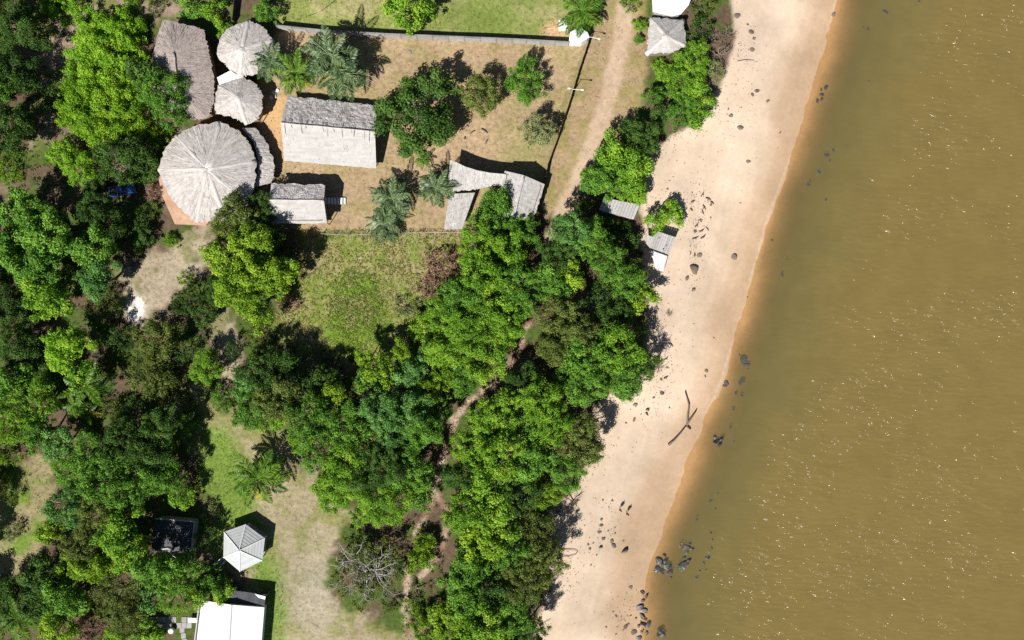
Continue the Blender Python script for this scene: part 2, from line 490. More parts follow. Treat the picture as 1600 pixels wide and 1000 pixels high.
def C(*c): return np.array(c)[None, :]
def mix(a, b, w): return a * (1 - w[:, None]) + b * w[:, None]
one = np.ones((len(gx), 1))
forest = mix(C(.115, .080, .052) * one, C(.070, .105, .022) * one, sstep(.42, .62, nz1))
forest = mix(forest, C(.20, .15, .11) * one, sstep(.60, .74, nz2))
grain = np.full(len(gx), 0.75)
colr = forest
def lay(c, w, g):
    global colr, grain
    colr = mix(colr, c, w); grain = grain * (1 - w) + g * w
lay(mix(C(.30, .225, .17) * one, C(.17, .17, .06) * one, sstep(.45, .6, nz1)), w_scrub * 0.9, 0.8)
lay(mix(C(.345, .285, .20) * one, C(.22, .20, .10) * one, sstep(.5, .65, nz1)), w_bare, 0.75)
wp = np.exp(-(((ppx - 212) / 14) ** 2 + ((ppy - 482) / 20) ** 2) ** 2)
lay(C(.72, .70, .66) * one, np.clip(wp * 1.2, 0, 1) * sstep(.3, .5, nz3), 0.2)
mead = mix(C(.255, .235, .09) * one, C(.18, .225, .045) * one, sstep(.42, .58, nz1))
mead = mix(mead, C(.30, .25, .14) * one, sstep(.5, .68, nz3) * 0.7)
mead = mix(mead, C(.14, .235, .022) * one, np.clip(w_mg * 1.1, 0, 1) * sstep(.22, .5, nz1))
lay(mead, w_mead, 0.85)
cl = mix(C(.315, .265, .165) * one, C(.225, .215, .085) * one, sstep(.44, .6, nz1))
cl = mix(cl, C(.155, .23, .042) * one, np.clip(w_cg * sstep(.25, .5, nz1 * .5 + nz2 * .5) * 1.1, 0, 1))
cl = mix(cl, C(.37, .33, .25) * one, np.exp(-(((ppx - 495) / 40) ** 2 + ((ppy - 920) / 60) ** 2)) * 0.8)
lay(cl, w_clear, 0.75)
lay(mix(C(.27, .225, .12) * one, C(.14, .215, .035) * one, sstep(.38, .58, nz1 * .6 + nz2 * .4)), w_lc, 0.75)
vg = mix(C(.325, .235, .135) * one, C(.265, .215, .088) * one, sstep(.42, .6, nz1))
lay(vg, w_verge, 0.6)
lw = mix(C(.215, .245, .070) * one, C(.335, .305, .14) * one, sstep(.46, .64, nz1 * .5 + nz2 * .5))
lw = mix(lw, C(.13, .185, .035) * one, np.exp(-(((ppx - 760) / 70) ** 2 + ((ppy - 30) / 40) ** 2)) * .7)
lw = mix(lw, C(.50, .34, .19) * one, np.exp(-((((ppx - 868) / 22) ** 2 + ((ppy - 48) / 18) ** 2)) ** 2))
lay(lw, w_lawn, 0.8)
yd = mix(C(.36, .262, .158) * one, C(.31, .243, .122) * one, sstep(.42, .62, nz1))
yd = mix(yd, C(.275, .245, .10) * one, sstep(.52, .7, nz2) * .7)
yd = mix(yd, C(.40, .285, .175) * one, np.exp(-((((ppx - 745) / 34) ** 2 + ((ppy - 225) / 26) ** 2)) ** 2) * .9)
lay(yd, w_yard, 0.8)
lay(C(.52, .33, .165) * one, w_earth, 0.4)
lay(C(.455, .335, .235) * one, w_track * (0.75 + 0.25 * sstep(.35, .6, nz3)), 0.35)
ft = mix(C(.29, .185, .125) * one, C(.42, .32, .235) * one, sstep(.4, .6, nz1))
lay(ft, w_foot, 0.8)
# beach: dry pale sand, damp towards the river
damp = sstep(9.5, 2.2, d_sh + (nz2 - .5) * 7 + (nz1 - .5) * 1.2)
edge = sstep(3.2, 0.0, d_sh + (nz1 - .5) * 1.0)
swash = fbm(gx * 0.96 - gy * 0.28 + 0, gx * 0.05 + gy * 0.1, 1.2, 91, 3)
sand = mix(C(.575, .450, .335) * one, C(.455, .320, .208) * one, damp)
sand = sand * (0.93 + 0.12 * swash)[:, None]
sand = sand * (0.90 + 0.18 * sstep(.3, .7, nz2))[:, None]
sand = mix(sand, C(.43, .295, .185) * one, edge)
sand = sand * (0.95 + 0.1 * nz1)[:, None]
line = np.exp(-((d_sh - 0.25 - (nz1 - .5) * .5) / 0.16) ** 2) * sstep(.35, .6, nz2)
sand = mix(sand, C(.56, .44, .33) * one, line * 0.5)
lay(sand, w_beach, 0.16)
scal = fbm(gx * .2 + gy, gx * 0 + 3.3, 0.22, 77, 4) - .5
gzz = gzv + (nz1 - .5) * 0.25 * (1 - w_beach) + ((nz2 - .5) * .06 + scal * .22 * np.exp(-(d_sh / 3.0) ** 2) + (nz3 - .5) * .035) * w_beach
grain = np.clip(grain, 0, 1)

nx, ny = len(GX), len(GY)
ii = np.arange((ny - 1) * (nx - 1))
r_, c_ = ii // (nx - 1), ii % (nx - 1)
quads = np.stack([r_ * nx + c_, r_ * nx + c_ + 1, (r_ + 1) * nx + c_ + 1, (r_ + 1) * nx + c_], 1)
zid = np.zeros(len(gx), np.int32)
for k, w in ((1, w_scrub * 0), (2, np.maximum(w_mead, 0)), (2, w_clear), (2, w_lc), (3, w_lawn), (4, np.maximum(w_yard, w_verge)), (5, np.maximum(w_track, w_foot)), (6, w_beach)):
    zid[w > 0.5] = k
qz = zid[quads[:, 0]]
verts3 = np.stack([gx, gy, gzz], 1)
def sub_grid(name, mask):
    q = quads[mask]
    if len(q) == 0: return
    u, inv = np.unique(q.ravel(), return_inverse=True)
    me = np_mesh(name, verts3[u], inv.reshape(-1, 4), None, M['ground'], True)
    a = me.attributes.new('zone', 'FLOAT_COLOR', 'POINT')
    a.data.foreach_set('color', np.concatenate([np.clip(colr[u], 0, 1), np.ones((len(u), 1))], 1).astype(np.float32).ravel())
    a = me.attributes.new('grain', 'FLOAT', 'POINT')
    a.data.foreach_set('value', grain[u].astype(np.float32))
    o = add(name, me); o['kind'] = 'structure'
    return o
for k, nm in ((0, 'ground'), (2, 'meadow'), (3, 'lawn'), (4, 'yard'), (5, 'dirt_path'), (6, 'beach')):
    sub_grid(nm, qz == k)

# ------------------------------------------------------------------ river
def water_material():
    m, nt, b = new_mat('river_water')
    out = nt.nodes['Material Output']
    geo = N(nt, 'ShaderNodeNewGeometry')
    tb = N(nt, 'ShaderNodeAttribute', attribute_name='turb')
    ch = N(nt, 'ShaderNodeAttribute', attribute_name='chop')
    n1 = noise(nt, 0.03, 4, 0.6, geo.outputs['Position'])
    n2 = noise(nt, 0.25, 5, 0.6, geo.outputs['Position'])
    body = mixc(nt, n1, (0.158, 0.118, 0.039), (0.167, 0.122, 0.038))
    body = mixc(nt, ch.outputs['Fac'], (0.135, 0.112, 0.042), body)
    body = mixc(nt, 1.0, body, ramp(nt, n2, [(0.3, (0.93, 0.93, 0.93)), (0.7, (1.06, 1.06, 1.06))]), 'MULTIPLY')
    dif = N(nt, 'ShaderNodeBsdfDiffuse'); nt.links.new(body, dif.inputs['Color'])
    tr = N(nt, 'ShaderNodeBsdfTransparent'); tr.inputs['Color'].default_value = (0.94, 0.88, 0.74, 1)
    mx = N(nt, 'ShaderNodeMixShader')
    nt.links.new(tb.outputs['Fac'], mx.inputs[0]); nt.links.new(tr.outputs[0], mx.inputs[1]); nt.links.new(dif.outputs[0], mx.inputs[2])
    # waves: crests run down-right, steep little facets in wind-streaked patches
    mp = N(nt, 'ShaderNodeMapping'); mp.inputs['Rotation'].default_value = (0, 0, math.radians(58))
    mp.inputs['Scale'].default_value = (0.42, 1.25, 1)
    nt.links.new(geo.outputs['Position'], mp.inputs['Vector'])
    wv = noise(nt, 1.15, 1.0, 0.45, mp.outputs[0])
    wv2 = noise(nt, 3.4, 1.5, 0.5, mp.outputs[0])
    wv = math_n(nt, 'ADD', wv, math_n(nt, 'MULTIPLY', wv2, 0.22))
    mp2 = N(nt, 'ShaderNodeMapping'); mp2.inputs['Rotation'].default_value = (0, 0, math.radians(40)); mp2.inputs['Scale'].default_value = (0.5, 1.0, 1)
    nt.links.new(geo.outputs['Position'], mp2.inputs['Vector'])
    patch = noise(nt, 0.11, 4, 0.62, mp2.outputs[0])
    pr = N(nt, 'ShaderNodeMapRange'); pr.inputs['From Min'].default_value = 0.36; pr.inputs['From Max'].default_value = 0.68
    pr.inputs['To Min'].default_value = 0.28; pr.inputs['To Max'].default_value = 1.0
    nt.links.new(patch, pr.inputs['Value'])
    amp = math_n(nt, 'MULTIPLY', math_n(nt, 'MULTIPLY', pr.outputs[0], ch.outputs['Fac']), WAVE_AMP)
    bp = N(nt, 'ShaderNodeBump'); bp.inputs['Strength'].default_value = 1.0
    nt.links.new(amp, bp.inputs['Distance']); nt.links.new(wv, bp.inputs['Height'])
    bd = N(nt, 'ShaderNodeBump'); bd.inputs['Strength'].default_value = 1.0
    nt.links.new(math_n(nt, 'MULTIPLY', amp, 0.06), bd.inputs['Distance']); nt.links.new(wv, bd.inputs['Height']); nt.links.new(bd.outputs[0], dif.inputs['Normal'])
    gl = N(nt, 'ShaderNodeBsdfGlossy'); gl.inputs['Roughness'].default_value = 0.17
    nt.links.new(bp.outputs[0], gl.inputs['Normal'])
    fr = N(nt, 'ShaderNodeFresnel'); fr.inputs['IOR'].default_value = 1.33
    mx2 = N(nt, 'ShaderNodeMixShader')
    nt.links.new(fr.outputs[0], mx2.inputs[0]); nt.links.new(mx.outputs[0], mx2.inputs[1]); nt.links.new(gl.outputs[0], mx2.inputs[2])
    nt.links.new(mx2.outputs[0], out.inputs['Surface'])
    return m
WAVE_AMP = 1.8
M['water'] = water_material()
yy = np.concatenate([np.linspace(-900, -75, 14)[:-1], np.arange(-75, 75, 1.0), np.linspace(75, 900, 14)])
off = np.concatenate([np.linspace(-3, 30, 67), np.linspace(31, 70, 20), np.linspace(80, 1000, 12)])
wgx = (shore_x(yy)[:, None] + off[None, :]); wgy = np.repeat(yy[:, None], len(off), 1)
nw = len(off); k = np.arange((len(yy) - 1) * (nw - 1)); r2, c2 = k // (nw - 1), k % (nw - 1)
wq = np.stack([r2 * nw + c2, r2 * nw + c2 + 1, (r2 + 1) * nw + c2 + 1, (r2 + 1) * nw + c2], 1)
wv3 = np.stack([wgx.ravel(), wgy.ravel(), np.full(wgx.size, WL)], 1)
wd = -shore_d(wv3[:, 0], wv3[:, 1])
me = np_mesh('river', wv3, wq, None, M['water'], True)
nn = fbm(wv3[:, 0], wv3[:, 1], 0.15, 5)
turb = 1 - np.exp(-np.clip(wd + (nn - .5) * 2.4, 0, None) ** 1.3 * 0.16)
a = me.attributes.new('turb', 'FLOAT', 'POINT'); a.data.foreach_set('value', (turb * sstep(0, 1.0, wd)).astype(np.float32))
a = me.attributes.new('chop', 'FLOAT', 'POINT'); a.data.foreach_set('value', sstep(2.0, 22.0, wd + (nn - .5) * 10).astype(np.float32))
add('river', me)['kind'] = 'structure'

# ------------------------------------------------------------------ foliage meshes
def unit(v): return v / (np.linalg.norm(v, axis=-1, keepdims=True) + 1e-9)

def leaf_quads(pos, nor, size, aspect, r):
    n = len(pos)
    t = unit(np.cross(nor, r.normal(size=(n, 3))))
    b = np.cross(nor, t)
    s = (size * r.uniform(0.65, 1.25, n))[:, None]
    droop = nor * (s * 0.18)
    v = np.stack([pos - t * s * .5 - droop * .4, pos + b * s * aspect * .5, pos + t * s * .5 - droop, pos - b * s * aspect * .5], 1)
    return v.reshape(-1, 3), np.arange(n * 4).reshape(-1, 4)

def crown_mesh(name, R, hr, n_cl, rc, leaf, aspect, dens, seed, gap=0.0, spread=0.9, jit=0.6, mat=None):
    """crown of leaf clumps spread over a dome of radius R and height hr*R*2, centred on z=0"""
    r = np.random.default_rng(seed)
    P, Nn, A, SZ = [], [], [], []
    # clump centres over a lumpy dome, roughly even
    C_ = []
    tries = 0
    lump = r.uniform(0, 6.28, 3); la = r.uniform(.08, .2, 3)
    while len(C_) < n_cl and tries < 6000:
        tries += 1
        u = r.uniform(-0.30, 1.0); ph = r.uniform(0, 2 * np.pi)
        q = math.sqrt(max(0, 1 - u * u))
        rr = 1 + la[0] * math.sin(2 * ph + lump[0]) + la[1] * math.sin(3 * ph + lump[1]) + la[2] * math.sin(5 * ph + lump[2])
        f = r.uniform(0.62, 0.92) * rr
        p = np.array([q * math.cos(ph) * f * R, q * math.sin(ph) * f * R, u * f * R * hr])
        md = min((np.linalg.norm((p - c)) for c, _ in C_), default=9e9)
        if md > rc * R * 0.85 * (0.75 if tries > 3000 else 1):
            C_.append((p, rc * R * r.uniform(.5, 1.3)))
    for (c, rad) in C_:
        n = int(dens * (rad / leaf) ** 2 * 3.2)
        nb = 9
        P.append(c + r.normal(size=(nb, 3)) * rad * .2 - np.array([0, 0, rad * .2])); Nn.append(unit(r.normal(size=(nb, 3)) + np.array([0, 0, .8]))); A.append(np.full(nb, .1)); SZ.append(np.full(nb, rad * .85))  # inner blades: the clump's inner shade is put into their dark tone
        d = unit(r.normal(size=(n, 3)) + np.array([0, 0, .45]))
        k = r.uniform(.35, 1.0, n) ** .5 * r.normal(1.05, .12, n)
        st = np.array([r.uniform(.75, 1.3), r.uniform(.75, 1.3), r.uniform(.65, 1.0)])
        p = c + d * (rad * k)[:, None] * st
        nor = unit(d + r.normal(size=(n, 3)) * jit + np.array([0, 0, .35]))
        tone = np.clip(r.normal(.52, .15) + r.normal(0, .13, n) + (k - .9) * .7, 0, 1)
        P.append(p); Nn.append(nor); A.append(tone); SZ.append(np.full(n, leaf))
    # inner leaves that close the crown, darkened in tone to stand for shade
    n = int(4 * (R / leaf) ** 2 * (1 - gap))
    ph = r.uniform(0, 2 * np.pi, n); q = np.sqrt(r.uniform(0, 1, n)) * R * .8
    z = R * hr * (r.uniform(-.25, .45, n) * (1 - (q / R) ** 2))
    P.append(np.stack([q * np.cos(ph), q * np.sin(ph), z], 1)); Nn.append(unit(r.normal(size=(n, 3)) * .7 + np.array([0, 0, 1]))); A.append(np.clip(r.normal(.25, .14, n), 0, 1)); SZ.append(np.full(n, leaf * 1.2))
    P = np.concatenate(P); Nn = np.concatenate(Nn); A = np.concatenate(A)
    v, f = leaf_quads(P, Nn, np.concatenate(SZ), aspect, r)
    return np_mesh(name, v, f, A, mat)

# leaf habits: (hr, clumps large/mid/small, rc, leaf size, aspect, density, gap, jitter)
HABIT = {
    'broad': dict(hr=.75, rc=.24, leaf=.36, aspect=.7, dens=6.0, gap=.0, jit=.5),
    'fine':  dict(hr=.70, rc=.20, leaf=.26, aspect=.7, dens=5.0, gap=.0, jit=.55),
    'tuft':  dict(hr=.65, rc=.17, leaf=.29, aspect=.55, dens=5.2, gap=.1, jit=.6),
    'airy':  dict(hr=.60, rc=.16, leaf=.25, aspect=.5, dens=2.4, gap=.6, jit=.65),
}
SIZES = {'large': (6.3, 62), 'mid': (4.2, 40), 'small': (2.3, 20)}
_cr = {}
def crown_proto(habit, size, k):
    key = (habit, size, k)
    if key not in _cr:
        h = HABIT[habit]; R, n = SIZES[size]
        nn = int(n * {'broad': .85, 'fine': 1.2, 'tuft': 1.7, 'airy': 1.25}[habit])
        rc = h['rc'] * {'large': .85, 'mid': 1.0, 'small': 1.35}[size]
        lf = h['leaf'] * {'large': 1.0, 'mid': .92, 'small': .8}[size]
        _cr[key] = crown_mesh('crown_%s_%s' % (habit, size), R, h['hr'], nn, rc, lf, h['aspect'], h['dens'],
                              hash((len(habit), ord(habit[0]), ord(size[0]), k)) % 99991, h['gap'], jit=h['jit'])
    return _cr[key]

def limb_path(r, a, d, L, n, wob):
    pts = [Vector(a)]; d = Vector(d).normalized()
    for i in range(n):
        d = (d + Vector((r.normal(0, wob), r.normal(0, wob), r.normal(.04, wob * .6)))).normalized()
        pts.append(pts[-1] + d * L / n)
    return pts, d

def trunk_mesh(seed, h=1.0, spread=.5, limbs=6, rad=.055):
    """unit trunk: base at 0, crown centre at z=1"""
    r = np.random.default_rng(seed); mb = MB()
    p, d = limb_path(r, (0, 0, -.04), (r.normal(0, .08), r.normal(0, .08), 1), .72, 5, .07)
    mb.tube(p, [rad * 1.5, rad * 1.1, rad, rad * .92, rad * .85, rad * .75], 8, .5)
    for k in range(limbs):
        t = 2 * math.pi * k / limbs + r.uniform(-.4, .4)
        st = p[r.integers(3, 6)]
        q, d = limb_path(r, st, (math.cos(t), math.sin(t), r.uniform(.5, 1.1)), r.uniform(.45, .75), 4, .16)
        mb.tube(q, [rad * .6, rad * .48, rad * .36, rad * .25, rad * .12], 6, .6)
        for j in range(2):
            q2, d2 = limb_path(r, q[2 + j], (math.cos(t + r.uniform(-1, 1)), math.sin(t + r.uniform(-1, 1)), .6), .3, 3, .2)
            mb.tube(q2, [rad * .28, rad * .2, rad * .13, rad * .06], 5, .7)
    return mb.mesh('trunk', None, True)
TRUNKS = [trunk_mesh(3 + k) for k in range(4)]

def bare_branches(seed, R, H_, n, rad=.07, levels=3):
    """open tangle of forking limbs rising from the base"""
    r = np.random.default_rng(seed); mb = MB()
    def grow(a, d, L, w, lv):
        p, d2 = limb_path(r, a, d, L, 4, .2)
        mb.tube(p, [w, w * .9, w * .78, w * .66, w * .5], 5, r.uniform(.2, .9))
        if lv > 0:
            for _ in range(r.integers(2, 4)):
                j = r.integers(2, 5)
                dd = (d2 + Vector((r.normal(0, .65), r.normal(0, .65), r.normal(.05, .35)))).normalized()
                grow(p[j], dd, L * r.uniform(.5, .8), w * .55, lv - 1)
    for k in range(n):
        t = 2 * math.pi * k / n + r.uniform(-.3, .3)
        s = r.uniform(.5, 1.0)
        grow(Vector((0, 0, H_ * .25)), Vector((math.cos(t) * R, math.sin(t) * R, H_ * s)), (R ** 2 + H_ ** 2) ** .5 * .42, rad, levels)
    mb.tube([(0, 0, -.2), (0, 0, H_ * .3)], [rad * 1.7, rad * 1.3], 7)
    return mb.mesh('branches', None, True)

def set_mat(o, m):
    if not o.data.materials: o.data.materials.append(m)
    o.material_slots[0].link = 'OBJECT'
    o.material_slots[0].material = m

SIZEW = {'large': 'large spreading', 'mid': 'medium-sized', 'small': 'small'}
COLW = {'bright': 'bright green', 'green': 'mid-green', 'dark': 'dark green', 'yellow': 'yellow-green', 'olive': 'dull olive green',
        'blue': 'bluish green', 'lush': 'vivid green', 'lime': 'lime green', 'pale': 'pale grey-green', 'dry': 'dry brown'}
HABW = {'broad': 'broad-leaved', 'fine': 'dense fine-leaved', 'tuft': 'tufted', 'airy': 'open-crowned'}

def tree(px, py, rpx, kind, habit, where, h=None, label=None, shrub=False, size=None, trunk_m='bark', zs=1.0):
    """px,py: middle of the crown in the photograph; rpx: crown radius"""
    R = rpx * S
    size = size or ('large' if R > 5.2 else 'mid' if R > 3.1 else 'small')
    Rp = SIZES[size][0]
    hr = HABIT[habit]['hr']
    if h is None:
        h = (0.35 + R * .62) if shrub else (1.9 + R * .95)
    if not shrub: h *= random.uniform(.88, 1.12)
    mid = h - R * hr * .55 * zs                      # crown centre height over the ground
    mid = max(mid, R * .25)
    s = R / (Rp * 1.08) * (H - mid) / H
    x, y = gp(px, py, mid)
    z = float(ground_z(x, y))
    root = empty('shrub' if shrub else 'tree', (x, y, z), random.uniform(0, 6.28))
    lab = label or '%s %s %s %s %s' % (SIZEW[size], COLW[kind], HABW[habit], 'shrub' if shrub else 'tree', where)
    tag(root, lab, 'shrub' if shrub else 'tree', ('shrubs ' if shrub else 'trees ') + where)
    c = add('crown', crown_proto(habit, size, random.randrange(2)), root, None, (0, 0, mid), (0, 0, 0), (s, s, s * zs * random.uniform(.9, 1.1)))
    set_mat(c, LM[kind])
    t = add('trunk', random.choice(TRUNKS), root, None, (0, 0, -.1), (0, 0, random.uniform(0, 6)), (R * .95, R * .95, mid + .1))
    set_mat(t, M[trunk_m])
    return root

# region phrases
W = {
 'nw': 'in the thicket west of the long thatched house',
 'ln': 'leaning over the long thatched house',
 'pk': 'around the blue car by the great round house',
 'we': 'in the wood south of the blue car',
 'cl': 'beside the bare clearing with the white patch',
 'gs': 'just south of the great round house',
 'ww': 'in the wood west of the coconut palm lawn',
 'sw': 'in the wood west of the dark roofed shed',
 'sh': 'around the dark roofed shed',
 'mw': 'between the meadow and the coconut palm lawn',
 'ms': 'south of the meadow, west of the footpath',
 'me': 'east of the meadow, by the curved thatched house',
 'pe': 'between the footpath and the plank beach shack',
 'be': 'on the beach edge south of the plank beach shack',
 'ps': 'in the southern grove between footpath and beach',
 'sb': 'on the beach edge of the southern grove',
 'cg': 'on the strawy clearing beside the footpath',
 'yd': 'in the fenced dry yard',
 'tb': 'on the beach edge near the pale thatched shelter',
 'vt': 'above the small plank hut by the beach',
 'tl': 'on the walled lawn',
}
